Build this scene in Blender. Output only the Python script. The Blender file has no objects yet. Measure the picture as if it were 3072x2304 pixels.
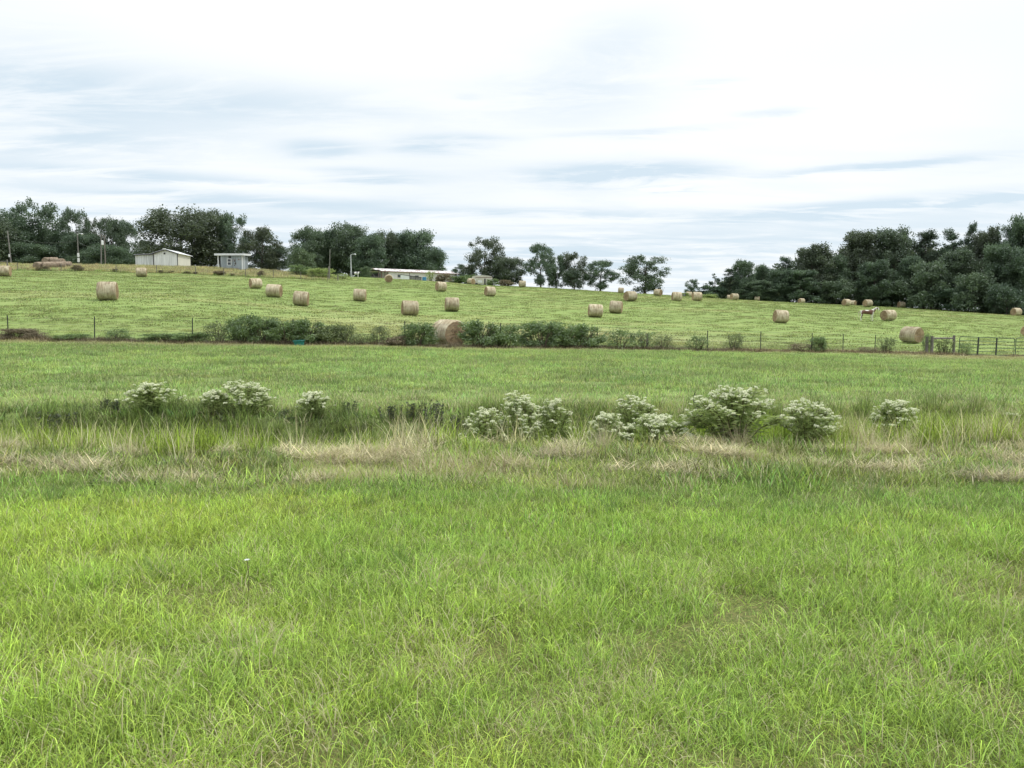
import bpy, math, random
import numpy as np
from math import radians, sin, cos, pi
from mathutils import Vector, Matrix, Euler

RS = np.random.RandomState
random.seed(7)
scene = bpy.context.scene
COL = scene.collection

# ------------------------------------------------------------------ camera
F = 2307.0                      # focal length in pixels of the 3072 px wide photograph
EYE = 1.6
PITCH = radians(4.56)
cam_d = bpy.data.cameras.new('camera')
cam = bpy.data.objects.new('camera', cam_d)
COL.objects.link(cam)
cam.location = (0, 0, EYE)
cam.rotation_euler = (radians(90) - PITCH, 0, 0)
cam_d.sensor_width = 36.0
cam_d.lens = F / 3072.0 * 36.0
cam_d.clip_start = 0.05
cam_d.clip_end = 9000
scene.camera = cam

# ------------------------------------------------------------------ exposure, sun, sky
scene.view_settings.view_transform = 'Standard'
scene.view_settings.look = 'None'
scene.view_settings.exposure = 0.65
scene.view_settings.gamma = 1.0
scene.view_settings.use_curve_mapping = False
SUN_EL, SUN_AZ = radians(60), radians(82)      # azimuth from +Y towards +X
sd = bpy.data.lights.new('sun', 'SUN')
sd.energy = 1.5
sd.angle = radians(12)
sd.color = (1.0, 0.96, 0.88)
sun = bpy.data.objects.new('sun', sd)
COL.objects.link(sun)
sdir = Vector((sin(SUN_AZ) * cos(SUN_EL), cos(SUN_AZ) * cos(SUN_EL), sin(SUN_EL)))
sun.rotation_euler = sdir.to_track_quat('Z', 'Y').to_euler()
sun.location = (60, 40, 80)


class NT:
    """small helper to write node trees"""
    def __init__(s, tree):
        s.t = tree; s.n = tree.nodes; s.l = tree.links

    def node(s, typ, **kw):
        nd = s.n.new(typ)
        for k, v in kw.items():
            setattr(nd, k, v)
        return nd

    def put(s, sock, v):
        if v is None:
            return
        if isinstance(v, bpy.types.NodeSocket):
            s.l.new(v, sock)
        else:
            sock.default_value = v

    def math(s, op, a, b=None, c=None, clamp=False):
        nd = s.node('ShaderNodeMath', operation=op, use_clamp=clamp)
        s.put(nd.inputs[0], a); s.put(nd.inputs[1], b); s.put(nd.inputs[2], c)
        return nd.outputs[0]

    def mix(s, f, a, b, blend='MIX'):
        nd = s.node('ShaderNodeMix', data_type='RGBA', blend_type=blend)
        s.put(nd.inputs[0], f)
        for sock, v in ((nd.inputs[6], a), (nd.inputs[7], b)):
            if isinstance(v, tuple) and len(v) == 3:
                v = v + (1,)
            s.put(sock, v)
        return nd.outputs[2]

    def noise(s, vec, scale, detail=3, rough=0.55, dist=0.0):
        nd = s.node('ShaderNodeTexNoise')
        s.put(nd.inputs['Vector'], vec)
        nd.inputs['Scale'].default_value = scale
        nd.inputs['Detail'].default_value = detail
        nd.inputs['Roughness'].default_value = rough
        nd.inputs['Distortion'].default_value = dist
        return nd.outputs['Fac']

    def mapping(s, vec, scale=(1, 1, 1), loc=(0, 0, 0), rot=(0, 0, 0)):
        nd = s.node('ShaderNodeMapping')
        s.put(nd.inputs['Vector'], vec)
        nd.inputs['Scale'].default_value = scale
        nd.inputs['Location'].default_value = loc
        nd.inputs['Rotation'].default_value = rot
        return nd.outputs[0]

    def ramp(s, f, a, b, lo=0.0, hi=1.0):
        nd = s.node('ShaderNodeMapRange', interpolation_type='SMOOTHSTEP')
        s.put(nd.inputs[0], f)
        nd.inputs[1].default_value = a; nd.inputs[2].default_value = b
        nd.inputs[3].default_value = lo; nd.inputs[4].default_value = hi
        return nd.outputs[0]

    def combine(s, x, y, z):
        nd = s.node('ShaderNodeCombineXYZ')
        s.put(nd.inputs[0], x); s.put(nd.inputs[1], y); s.put(nd.inputs[2], z)
        return nd.outputs[0]


def pix_angles(u, v):
    """azimuth and elevation of a point of the sky seen at photograph pixel u, v"""
    xc, yc = (u - 1536) / F, (1152 - v) / F
    d = Vector((xc, cos(PITCH) + yc * sin(PITCH), -sin(PITCH) + yc * cos(PITCH))).normalized()
    return math.atan2(d.x, d.y), math.asin(d.z)


def build_world():
    w = bpy.data.worlds.new('World')
    scene.world = w
    w.use_nodes = True
    N = NT(w.node_tree)
    N.n.clear()
    tc = N.node('ShaderNodeTexCoord').outputs['Generated']
    sp = N.node('ShaderNodeSeparateXYZ')
    N.put(sp.inputs[0], tc)
    X, Y, Z = sp.outputs
    el = N.math('ARCSINE', Z)
    az = N.math('ARCTAN2', X, Y)
    sky = N.node('ShaderNodeTexSky', sky_type='NISHITA')
    sky.sun_disc = False
    sky.sun_elevation = SUN_EL
    sky.sun_rotation = SUN_AZ
    sky.air_density = 1.0
    sky.dust_density = 1.5
    # plane of the cloud deck: streaks run together towards the horizon
    zz = N.math('MAXIMUM', N.math('ADD', Z, 0.075), 0.05)
    px = N.math('DIVIDE', X, zz)
    py = N.math('DIVIDE', Y, zz)
    deck = N.combine(N.math('MULTIPLY', px, 0.70), py, 0.0)
    warp = N.noise(N.combine(px, py, 3.3), 0.8, 3)
    n1 = N.noise(N.mapping(deck, (1, 1, 1), (3.1, 7.7, 0)), 1.15, 6, 0.58, 0.35)
    n2 = N.noise(N.mapping(deck, (0.8, 1.5, 1), (9.4, 1.2, 4)), 2.0, 7, 0.64, 0.5)
    soft = N.noise(N.mapping(N.combine(px, py, 0), (1, 1, 1), (1.3, 4.6, 0)), 0.33, 3, 0.5)
    # how much grey-blue shows; thins out upwards where the cloud burns out to white
    low = N.ramp(el, 0.02, 0.27, 1.0, 0.0)
    g = N.math('ADD', N.math('MULTIPLY', n1, 0.55), N.math('MULTIPLY', n2, 0.45))
    streak = N.ramp(g, 0.42, 0.60)
    a = N.math('MULTIPLY', streak, N.math('MULTIPLY', low, 0.55))
    veil = N.math('MULTIPLY', N.ramp(soft, 0.42, 0.66), 0.30)
    # clouds that stand where they do in the photograph: (u, v, half width, half height, weight)
    total = None
    wob = N.math('MULTIPLY', N.math('SUBTRACT', n2, 0.5), 0.10)
    wob2 = N.math('MULTIPLY', N.math('SUBTRACT', warp, 0.5), 0.16)
    blobs = [(990, 440, 130, 22, .50), (1330, 428, 150, 26, .62), (1130, 526, 170, 22, .55), (1850, 516, 280, 34, .78),
             (1930, 400, 300, 11, .45), (2340, 340, 110, 14, .4), (2600, 497, 300, 13, .55), (560, 530, 400, 16, .40),
             (700, 590, 460, 16, .45), (1500, 640, 480, 20, .50), (2800, 600, 400, 20, .5), (1980, 565, 90, 5, .35),
             (150, 350, 420, 120, .62), (780, 300, 480, 60, .50), (1690, 270, 260, 90, .42), (1900, 130, 170, 90, .36), (60, 180, 200, 160, .25),
             (2160, 245, 80, 9, .25), (1420, 300, 45, 14, .25), (1600, 750, 900, 70, .55), (400, 640, 500, 40, .40),
             (2350, 640, 300, 22, .45)]
    elw = N.math('ADD', el, N.math('MULTIPLY', wob, 0.35))
    azw = N.math('ADD', az, wob2)
    for (u, v, hw, hh, wt) in blobs:
        a0, e0 = pix_angles(u, v)
        da = N.math('DIVIDE', N.math('SUBTRACT', azw, a0), hw / F)
        de = N.math('DIVIDE', N.math('SUBTRACT', elw, e0), hh / F)
        r2 = N.math('ADD', N.math('MULTIPLY', da, da), N.math('MULTIPLY', de, de))
        e = N.math('MULTIPLY', N.math('EXPONENT', N.math('MULTIPLY', N.math('POWER', r2, 1.5 if hh < 40 else 1.0), -1.0)), wt * (1.2 if hh < 40 else 1.0))
        total = e if total is None else N.math('ADD', total, e)
    rough = N.ramp(n2, 0.34, 0.60, 0.35, 1.35)
    total = N.math('MULTIPLY', total, rough)
    m = N.math('ADD', N.math('ADD', a, veil), total, clamp=True)
    # bright band breaks: gaps of white between the streaks
    thin = sky.outputs[0]
    grey = N.mix(0.10, (7.3, 8.6, 9.6), thin)
    lift = N.ramp(el, 0.30, 1.3, 1.0, 1.9)
    white = N.mix(1.0, (10.1, 10.4, 10.6), N.combine(lift, lift, lift), 'MULTIPLY')
    grey = N.mix(1.0, grey, N.combine(lift, lift, lift), 'MULTIPLY')
    col = N.mix(m, white, grey)
    below = N.ramp(el, -0.08, -0.01)
    col = N.mix(below, (2.0, 2.4, 1.6), col)
    bg = N.node('ShaderNodeBackground')
    N.put(bg.inputs[0], col)
    bg.inputs[1].default_value = 0.064
    out = N.node('ShaderNodeOutputWorld')
    N.l.new(bg.outputs[0], out.inputs[0])


build_world()

# ------------------------------------------------------------------ object helpers


def tag(o, label=None, cat=None, group=None, kind=None):
    if label: o['label'] = label
    if cat: o['category'] = cat
    if group: o['group'] = group
    if kind: o['kind'] = kind
    return o


def link(name, data, parent=None, loc=(0, 0, 0), rot=(0, 0, 0), scale=(1, 1, 1)):
    o = bpy.data.objects.new(name, data)
    COL.objects.link(o)
    o.location = loc; o.rotation_euler = rot; o.scale = scale
    if parent is not None:
        o.parent = parent
    return o


def copy_tree(o, parent=None):
    c = o.copy()
    COL.objects.link(c)
    c.parent = parent
    for ch in list(o.children):
        copy_tree(ch, c)
    return c


def np_mesh(name, V, faces, mat=None, attrs=None, smooth=False):
    """V (n,3); faces: list of (m,k) integer arrays; attrs {name: (n,) float array}"""
    me = bpy.data.meshes.new(name)
    V = np.asarray(V, dtype=np.float32)
    me.vertices.add(len(V))
    me.vertices.foreach_set('co', V.ravel())
    loops = np.concatenate([f.ravel() for f in faces]).astype(np.int32)
    tot = np.concatenate([np.full(len(f), f.shape[1]) for f in faces]).astype(np.int32)
    st = np.concatenate([[0], np.cumsum(tot)[:-1]]).astype(np.int32)
    me.loops.add(len(loops))
    me.loops.foreach_set('vertex_index', loops)
    me.polygons.add(len(tot))
    me.polygons.foreach_set('loop_start', st)
    me.polygons.foreach_set('loop_total', tot)
    me.update(calc_edges=True)
    if smooth:
        me.polygons.foreach_set('use_smooth', np.ones(len(tot), dtype=bool))
    for k, a in (attrs or {}).items():
        a = np.asarray(a, dtype=np.float32)
        if a.ndim == 1:
            at_ = me.attributes.new(k, 'FLOAT', 'POINT')
            at_.data.foreach_set('value', a)
        else:
            at_ = me.attributes.new(k, 'FLOAT_COLOR', 'POINT')
            at_.data.foreach_set('color', np.concatenate([a, np.ones((len(a), 1), np.float32)], 1).ravel())
    if mat is not None:
        me.materials.append(mat)
    return me


class MB:
    """collects boxes, tubes and polygons into one mesh"""
    def __init__(s):
        s.v = []; s.f = []

    def poly(s, pts, faces):
        b = len(s.v)
        s.v += [tuple(p) for p in pts]
        s.f += [tuple(b + i for i in f) for f in faces]

    def box(s, x0, x1, y0, y1, z0, z1):
        s.poly([(x0, y0, z0), (x1, y0, z0), (x1, y1, z0), (x0, y1, z0), (x0, y0, z1), (x1, y0, z1), (x1, y1, z1), (x0, y1, z1)],
               [(0, 3, 2, 1), (4, 5, 6, 7), (0, 1, 5, 4), (1, 2, 6, 5), (2, 3, 7, 6), (3, 0, 4, 7)])

    def tube(s, pts, radii, n=6, cap=True):
        pts = [Vector(p) for p in pts]
        if not hasattr(radii, '__len__'):
            radii = [radii] * len(pts)
        b = len(s.v)
        for i, p in enumerate(pts):
            d = (pts[min(i + 1, len(pts) - 1)] - pts[max(i - 1, 0)])
            if d.length < 1e-9: d = Vector((0, 0, 1))
            d.normalize()
            a = d.cross(Vector((0, 0, 1)) if abs(d.z) < 0.9 else Vector((1, 0, 0))).normalized()
            c = d.cross(a)
            for k in range(n):
                t = 2 * pi * k / n
                s.v.append(tuple(p + (a * cos(t) + c * sin(t)) * radii[i]))
        for i in range(len(pts) - 1):
            for k in range(n):
                k2 = (k + 1) % n
                s.f.append((b + i * n + k, b + i * n + k2, b + (i + 1) * n + k2, b + (i + 1) * n + k))
        if cap:
            s.f.append(tuple(b + k for k in range(n))[::-1])
            s.f.append(tuple(b + (len(pts) - 1) * n + k for k in range(n)))

    def mesh(s, name, mat):
        me = bpy.data.meshes.new(name)
        me.from_pydata(s.v, [], s.f)
        me.update()
        if mat: me.materials.append(mat)
        return me

    def build(s, name, mat, parent=None, **kw):
        return link(name, s.mesh(name, mat), parent, **kw)


# ------------------------------------------------------------------ numpy noise
def vnoise(x, y, seed=0):
    x = np.asarray(x, dtype=np.float64); y = np.asarray(y, dtype=np.float64)
    xi = np.floor(x).astype(np.int64); yi = np.floor(y).astype(np.int64)
    fx = x - xi; fy = y - yi
    fx = fx * fx * (3 - 2 * fx); fy = fy * fy * (3 - 2 * fy)

    def h(a, b):
        n = (a * 374761393 + b * 668265263 + seed * 1442695041) & 0x7fffffff
        n = ((n ^ (n >> 13)) * 1274126177) & 0x7fffffff
        return ((n ^ (n >> 16)) & 0xffff) / 65535.0
    return (h(xi, yi) * (1 - fx) + h(xi + 1, yi) * fx) * (1 - fy) + (h(xi, yi + 1) * (1 - fx) + h(xi + 1, yi + 1) * fx) * fy


def fbm(x, y, seed=0, octs=4):
    t = 0; a = 0.5; s = 0
    for i in range(octs):
        t = t + a * vnoise(x * 2 ** i, y * 2 ** i, seed + i); s += a; a *= 0.5
    return t / s


def sstep(a, b, x):
    t = np.clip((x - a) / (b - a), 0, 1)
    return t * t * (3 - 2 * t)


# ------------------------------------------------------------------ terrain
def ray(u, v):
    xc, yc = (u - 1536) / F, (1152 - v) / F
    return Vector((xc, cos(PITCH) + yc * sin(PITCH), -sin(PITCH) + yc * cos(PITCH)))


def at(u, v, d):
    """the point at depth d (metres along +Y) that the photograph shows at pixel u, v"""
    r = ray(u, v)
    s = d / r.y
    return Vector((r.x * s, d, EYE + r.z * s))


def fence_depth(u):
    return np.interp(u, [-1500, 0, 600, 1345, 2000, 2500, 2800, 3072, 4500], [48, 44.5, 42.5, 41.3, 46, 52, 55, 58, 66])


FENCE_ROW = ([-1500, 0, 600, 1200, 1400, 2000, 2500, 2800, 3072, 4500], [1010, 1017, 1029, 1041, 1046, 1052, 1058, 1064, 1066, 1075])
ctrl = []
for y in (-30, -5, 2, 6, 10, 14, 18):
    for x in (-60, -30, -12, -4, 4, 12, 30, 60):
        if abs(x) < 3 + y * 2 or y < 8 or True:
            ctrl.append((x, y, 0.0))
for u in (-1200, -500, 0, 300, 600, 900, 1200, 1345, 1600, 2000, 2500, 2800, 3072, 3600, 4300):
    fd = float(fence_depth(u))
    p = at(u, float(np.interp(u, *FENCE_ROW)), fd)
    ctrl.append(tuple(p))
    q = at(u, 1000, 27)
    ctrl.append((q.x, 27, p.z * 0.25))
# bales as (u, v of the base, depth)
for u, v, d in [(324, 901, 63), (424, 831, 128), (10, 830, 112), (767, 866, 111), (823, 892, 90), (904, 918, 79), (1080, 904, 97),
                (1165, 847, 157), (1230, 948, 74), (1323, 874, 124), (1356, 934, 83), (1470, 889, 124), (1345, 1040, 43.5),
                (1567, 862, 180), (1785, 952, 87), (1848, 940, 94), (1891, 904, 118), (2030, 903, 133), (2340, 969, 89),
                (2665, 962, 108), (2600, 920, 173), (2703, 922, 195), (2734, 1030, 68), (3048, 947, 150), (3080, 1008, 92)]:
    ctrl.append(tuple(at(u, v, d)))
CREST = [(-700, 150, 812), (-700, 178, 795), (0, 145, 812), (0, 176, 794), (400, 145, 818), (400, 178, 800), (700, 145, 829),
         (700, 175, 807), (1000, 150, 840), (1000, 180, 829), (1200, 176, 838), (1400, 180, 853), (1600, 186, 862),
         (1800, 182, 875), (2000, 182, 886), (2100, 186, 893), (2300, 192, 905), (2500, 200, 912), (2700, 206, 923),
         (2900, 188, 935), (3072, 168, 947), (3600, 150, 965), (4300, 130, 985)]
for u, d, v in CREST:
    ctrl.append(tuple(at(u, v, d)))
for u in (-1200, -300, 300, 900, 1300, 1700, 2100, 2500, 2900, 3500, 4300):
    v = float(np.interp(u, [c[0] for c in CREST[3:]], [c[2] for c in CREST[3:]]))
    p = at(u, v, 185)
    q = at(u, v, 270)
    ctrl.append((q.x, 270, p.z + 0.3))
ctrl = np.array(ctrl, dtype=np.float64)
SC = 100.0


def _U(r2):
    return np.where(r2 > 1e-12, r2 * np.log(np.maximum(r2, 1e-12)), 0) * 0.5


_P = ctrl[:, :2] / SC
_n = len(_P)
_r2 = ((_P[:, None] - _P[None]) ** 2).sum(-1)
_K = _U(_r2) + np.eye(_n) * 0.0006
_A = np.zeros((_n + 3, _n + 3))
_A[:_n, :_n] = _K
_A[:_n, _n] = 1; _A[:_n, _n + 1:] = _P
_A[_n, :_n] = 1; _A[_n + 1:, :_n] = _P.T
_W = np.linalg.solve(_A, np.concatenate([ctrl[:, 2], [0, 0, 0]]))


def ditch_mid(x):
    return 11.6 + 0.35 * np.sin(x * 0.31) + 0.25 * np.sin(x * 0.83 + 1.2) - 0.015 * x


def ground(x, y):
    x = np.atleast_1d(np.asarray(x, dtype=np.float64)); y = np.atleast_1d(np.asarray(y, dtype=np.float64))
    sh = x.shape
    x = x.ravel(); y = y.ravel()
    out = np.empty_like(x)
    for i in range(0, len(x), 20000):
        a = np.stack([x[i:i + 20000], y[i:i + 20000]], 1) / SC
        r2 = ((a[:, None] - _P[None]) ** 2).sum(-1)
        out[i:i + 20000] = _U(r2) @ _W[:_n] + _W[_n] + a @ _W[_n + 1:]
    # beyond the modelled land it eases down to a plain
    r = np.maximum(np.abs(x) * 0.9, np.abs(y - 60) * 0.9)
    far = sstep(240, 420, r)
    out = np.clip(out, -6, 16)
    out = out * (1 - far) + (-3.0) * far
    # verge: flat strip, then the ditch
    near = 1 - sstep(14, 22, y)
    out = out * (1 - near)
    d = y - ditch_mid(x)
    prof = np.where(d < 0, sstep(-2.0, -0.4, d), 1 - sstep(0.75, 1.7, d))
    depth = 0.50 - 0.24 * sstep(-3, 5, x)
    out = out - prof * depth
    bump = (fbm(x * 0.9, y * 0.9, 5, 3) - 0.5) * 0.17 * (sstep(7, 8.6, y) * (1 - sstep(14, 18, y)) + 0.35)
    bump2 = (fbm(x * 0.14, y * 0.14, 15, 3) - 0.5) * 0.35 * sstep(20, 60, y)
    return (out + bump + bump2).reshape(sh)


def g1(x, y):
    return float(ground([x], [y])[0])


def place(u, v, dlo=3.0, dhi=240.0):
    """where the sight line through pixel u, v first meets the ground"""
    r = ray(u, v)
    ds = np.linspace(dlo, dhi, 1200)
    xs = r.x / r.y * ds
    zr = EYE + r.z / r.y * ds
    hit = np.nonzero(ground(xs, ds) >= zr)[0]
    if len(hit) == 0:
        return None
    i = hit[0]
    d = ds[i]
    return Vector((r.x / r.y * d, d, g1(r.x / r.y * d, d)))


def stand(u, d):
    """the point of the ground at depth d in the photograph's column u (taken at the horizon row)"""
    x = (u - 1536) / F * d / (cos(PITCH) + (1152 - 950) / F * sin(PITCH))
    return Vector((x, d, g1(x, d)))


def u_of(x, y):
    return 1536 + x / y * F * (cos(PITCH) + 0.087 * sin(PITCH))


# ------------------------------------------------------------------ materials
def new_mat(name):
    m = bpy.data.materials.new(name)
    m.use_nodes = True
    N = NT(m.node_tree)
    N.n.clear()
    out = N.node('ShaderNodeOutputMaterial')
    return m, N, out


def principled(N, out, color, rough=0.8, metal=0.0, bump=None, bump_d=0.02, spec=0.3):
    b = N.node('ShaderNodeBsdfPrincipled')
    if isinstance(color, tuple) and len(color) == 3: color = color + (1,)
    N.put(b.inputs['Base Color'], color)
    N.put(b.inputs['Roughness'], rough)
    b.inputs['Metallic'].default_value = metal
    b.inputs['Specular IOR Level'].default_value = spec
    if bump is not None:
        bp = N.node('ShaderNodeBump')
        bp.inputs['Distance'].default_value = bump_d
        bp.inputs['Strength'].default_value = 0.8
        N.put(bp.inputs['Height'], bump)
        N.l.new(bp.outputs[0], b.inputs['Normal'])
    N.l.new(b.outputs[0], out.inputs[0])
    return b


def attr(N, name, typ='GEOMETRY'):
    a = N.node('ShaderNodeAttribute', attribute_name=name, attribute_type=typ)
    return a


def leafy(N, out, col, trans=0.3, gloss=0.05):
    d = N.node('ShaderNodeBsdfDiffuse'); N.put(d.inputs[0], col)
    t = N.node('ShaderNodeBsdfTranslucent'); N.put(t.inputs[0], col)
    mx = N.node('ShaderNodeMixShader'); mx.inputs[0].default_value = trans
    N.l.new(d.outputs[0], mx.inputs[1]); N.l.new(t.outputs[0], mx.inputs[2])
    if gloss > 0:
        g = N.node('ShaderNodeBsdfGlossy'); g.inputs['Roughness'].default_value = 0.45
        g.inputs[0].default_value = (0.9, 0.95, 1, 1)
        m2 = N.node('ShaderNodeMixShader'); m2.inputs[0].default_value = gloss
        N.l.new(mx.outputs[0], m2.inputs[1]); N.l.new(g.outputs[0], m2.inputs[2])
        mx = m2
    N.l.new(mx.outputs[0], out.inputs[0])


def mat_grass():
    m, N, out = new_mat('grass_blades')
    tint = attr(N, 'tint', 'INSTANCER').outputs['Color']
    dry = attr(N, 'dry', 'INSTANCER').outputs['Fac']
    br = attr(N, 'br').outputs['Fac']
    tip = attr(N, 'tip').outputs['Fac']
    v = N.math('ADD', 0.36, N.math('MULTIPLY', N.math('POWER', br, 1.6), 1.65))
    c = N.mix(1.0, tint, N.combine(v, v, v), 'MULTIPLY')
    hue = N.math('FRACT', N.math('MULTIPLY', br, 7.31))
    c = N.mix(N.math('MULTIPLY', hue, 0.30), c, N.mix(1.0, c, (1.45, 1.10, 0.55), 'MULTIPLY'))
    straw = N.mix(hue, (0.64, 0.60, 0.37), (0.36, 0.31, 0.18))
    isdry = N.math('LESS_THAN', br, dry)
    c = N.mix(isdry, c, straw)
    c = N.mix(N.ramp(tip, 0.0, 0.38, 0.8, 0.0), c, (0.075, 0.062, 0.03))  # dead sheath at the foot, darkened more to paint shade between blades
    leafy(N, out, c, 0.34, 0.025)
    return m


def mat_leaf(name, c1, c2, trans=0.25, gloss=0.04, scale=0.25, c3=None):
    m, N, out = new_mat(name)
    geo = N.node('ShaderNodeNewGeometry')
    br = attr(N, 'br').outputs['Fac']
    n = N.noise(geo.outputs['Position'], scale, 2)
    oi = N.node('ShaderNodeObjectInfo').outputs['Random']
    f = N.math('ADD', N.math('MULTIPLY', br, 0.55), N.ramp(n, 0.35, 0.65, 0.0, 0.45))
    c = N.mix(f, c1, c2)
    if c3:
        c = N.mix(N.math('MULTIPLY', N.ramp(oi, 0.35, 1.0), 0.6), c, c3)
    leafy(N, out, c, trans, gloss)
    return m


def mat_plain(name, col, rough=0.7, var=0.15, scale=3.0, metal=0.0, stretch=(1, 1, 1), bump_d=0.01, spec=0.3):
    m, N, out = new_mat(name)
    tc = N.node('ShaderNodeTexCoord').outputs['Object']
    vec = N.mapping(tc, stretch)
    n = N.noise(vec, scale, 4, 0.6)
    f = N.ramp(n, 0.25, 0.75)
    a = tuple(c * (1 - var) for c in col); b = tuple(min(1, c * (1 + var)) for c in col)
    c = N.mix(f, a, b)
    principled(N, out, c, rough, metal, n, bump_d, spec)
    return m


GRASS = mat_grass()
OAK = mat_leaf('oak_leaves', (0.060, 0.100, 0.062), (0.145, 0.215, 0.110), 0.45, 0.05, 0.25, (0.085, 0.092, 0.050))  # oak and pine leaves lightened and blued: distance haze mixed into the colour
PINE = mat_leaf('pine_needles', (0.055, 0.096, 0.064), (0.128, 0.195, 0.106), 0.40, 0.04, 0.3, (0.044, 0.055, 0.034))
PALE = mat_leaf('pale_leaves', (0.075, 0.12, 0.06), (0.16, 0.22, 0.10), 0.3, 0.04, 0.5)
HEDGE = mat_leaf('bush_leaves', (0.080, 0.130, 0.040), (0.22, 0.32, 0.095), 0.40, 0.06, 1.8)
HEDGE_LIGHT = mat_leaf('vine_leaves', (0.075, 0.105, 0.04), (0.20, 0.25, 0.09), 0.3, 0.04, 1.8)
BROWN_LEAF = mat_leaf('brown_leaves', (0.15, 0.125, 0.08), (0.30, 0.26, 0.165), 0.2, 0.02, 1.5)
WEED_LEAF = mat_leaf('weed_leaves', (0.19, 0.26, 0.085), (0.44, 0.53, 0.20), 0.48, 0.02, 4)
DARK_WEED = mat_leaf('dark_weed_leaves', (0.05, 0.065, 0.035), (0.12, 0.14, 0.07), 0.25, 0.03, 4)
FLOWER = mat_leaf('white_florets', (0.70, 0.76, 0.50), (0.95, 0.95, 0.80), 0.4, 0.0, 6)
BARK = mat_plain('bark', (0.075, 0.065, 0.055), 0.9, 0.35, 2.5, stretch=(1, 1, 0.2))
STEM = mat_plain('weed_stem', (0.13, 0.12, 0.06), 0.8, 0.3, 8)
TWIG = mat_plain('twig', (0.10, 0.08, 0.06), 0.9, 0.3, 8)
STEEL = mat_plain('dark_steel', (0.045, 0.05, 0.05), 0.6, 0.3, 12, metal=0.3)
GATE = mat_plain('gate_green', (0.03, 0.065, 0.055), 0.5, 0.2, 6)
WOOD = mat_plain('weathered_wood', (0.17, 0.155, 0.14), 0.9, 0.35, 6, stretch=(1, 1, 0.15))
POLE = mat_plain('pole_wood', (0.17, 0.165, 0.155), 0.85, 0.25, 3, stretch=(1, 1, 0.15))
WIRE = mat_plain('wire', (0.12, 0.12, 0.12), 0.5, 0.1, 5, metal=0.6)
WHITE = mat_plain('white_paint', (0.70, 0.72, 0.72), 0.6, 0.06, 1.2)
DARK = mat_plain('dark_trim', (0.05, 0.05, 0.055), 0.7, 0.2, 3)
TEAL = mat_plain('teal_plastic', (0.02, 0.16, 0.14), 0.4, 0.2, 4)
BLUE = mat_plain('blue_plastic', (0.05, 0.19, 0.33), 0.45, 0.15, 3)
CREAM = mat_plain('cream_metal', (0.52, 0.50, 0.42), 0.6, 0.14, 1.6)
GLASS = mat_plain('dark_glass', (0.05, 0.06, 0.07), 0.15, 0.1, 2, spec=0.6)
SILVER = mat_plain('lamp_metal', (0.55, 0.57, 0.58), 0.45, 0.08, 3, metal=0.4)


def mat_corrugated(name, col, dirt, var=0.12, rust=0.0):
    m, N, out = new_mat(name)
    tc = N.node('ShaderNodeTexCoord').outputs['Object']
    n = N.noise(N.mapping(tc, (1.6, 1.6, 0.16)), 1.6, 4, 0.6)
    n2 = N.noise(tc, 1.1, 4, 0.65)
    c = N.mix(N.ramp(n, 0.3, 0.72), col, tuple(x * (1 - var * 2) for x in col))
    sp = N.node('ShaderNodeSeparateXYZ'); N.put(sp.inputs[0], tc)
    lowd = N.math('MULTIPLY', N.ramp(sp.outputs[2], 0.0, 0.9, 0.6, 0.0), N.ramp(n2, 0.35, 0.6))
    c = N.mix(lowd, c, dirt)
    if rust:
        c = N.mix(N.ramp(n2, 0.62 - rust, 0.66), c, (0.20, 0.10, 0.07))
    principled(N, out, c, 0.55, 0.15, n, 0.01)
    return m


BARN_WALL = mat_corrugated('barn_wall_sheet', (0.76, 0.78, 0.76), (0.33, 0.29, 0.2))
BARN_WALL_L = mat_corrugated('barn_lean_sheet', (0.68, 0.71, 0.70), (0.32, 0.28, 0.2), 0.18)
BARN_WALL_R = mat_corrugated('barn_cream_sheet', (0.74, 0.73, 0.64), (0.42, 0.36, 0.24), 0.05)
ROOF = mat_corrugated('roof_sheet', (0.74, 0.76, 0.78), (0.6, 0.6, 0.6), 0.04)
SHED_WALL = mat_corrugated('shed_grey_sheet', (0.37, 0.42, 0.45), (0.24, 0.22, 0.18), 0.22, 0.03)
HOME_WALL = mat_corrugated('home_siding', (0.78, 0.75, 0.76), (0.40, 0.38, 0.34), 0.07)


def mat_rusty_roof():
    m, N, out = new_mat('rust_streaked_roof')
    tc = N.node('ShaderNodeTexCoord').outputs['Object']
    n = N.noise(N.mapping(tc, (1.3, 0.7, 1), rot=(0, 0, 0.5)), 1.5, 4, 0.6, 0.8)
    c = N.mix(N.ramp(n, 0.50, 0.60), (0.66, 0.65, 0.65), (0.28, 0.18, 0.16))
    principled(N, out, c, 0.6, 0.1)
    return m


RUSTY = mat_rusty_roof()


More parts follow.
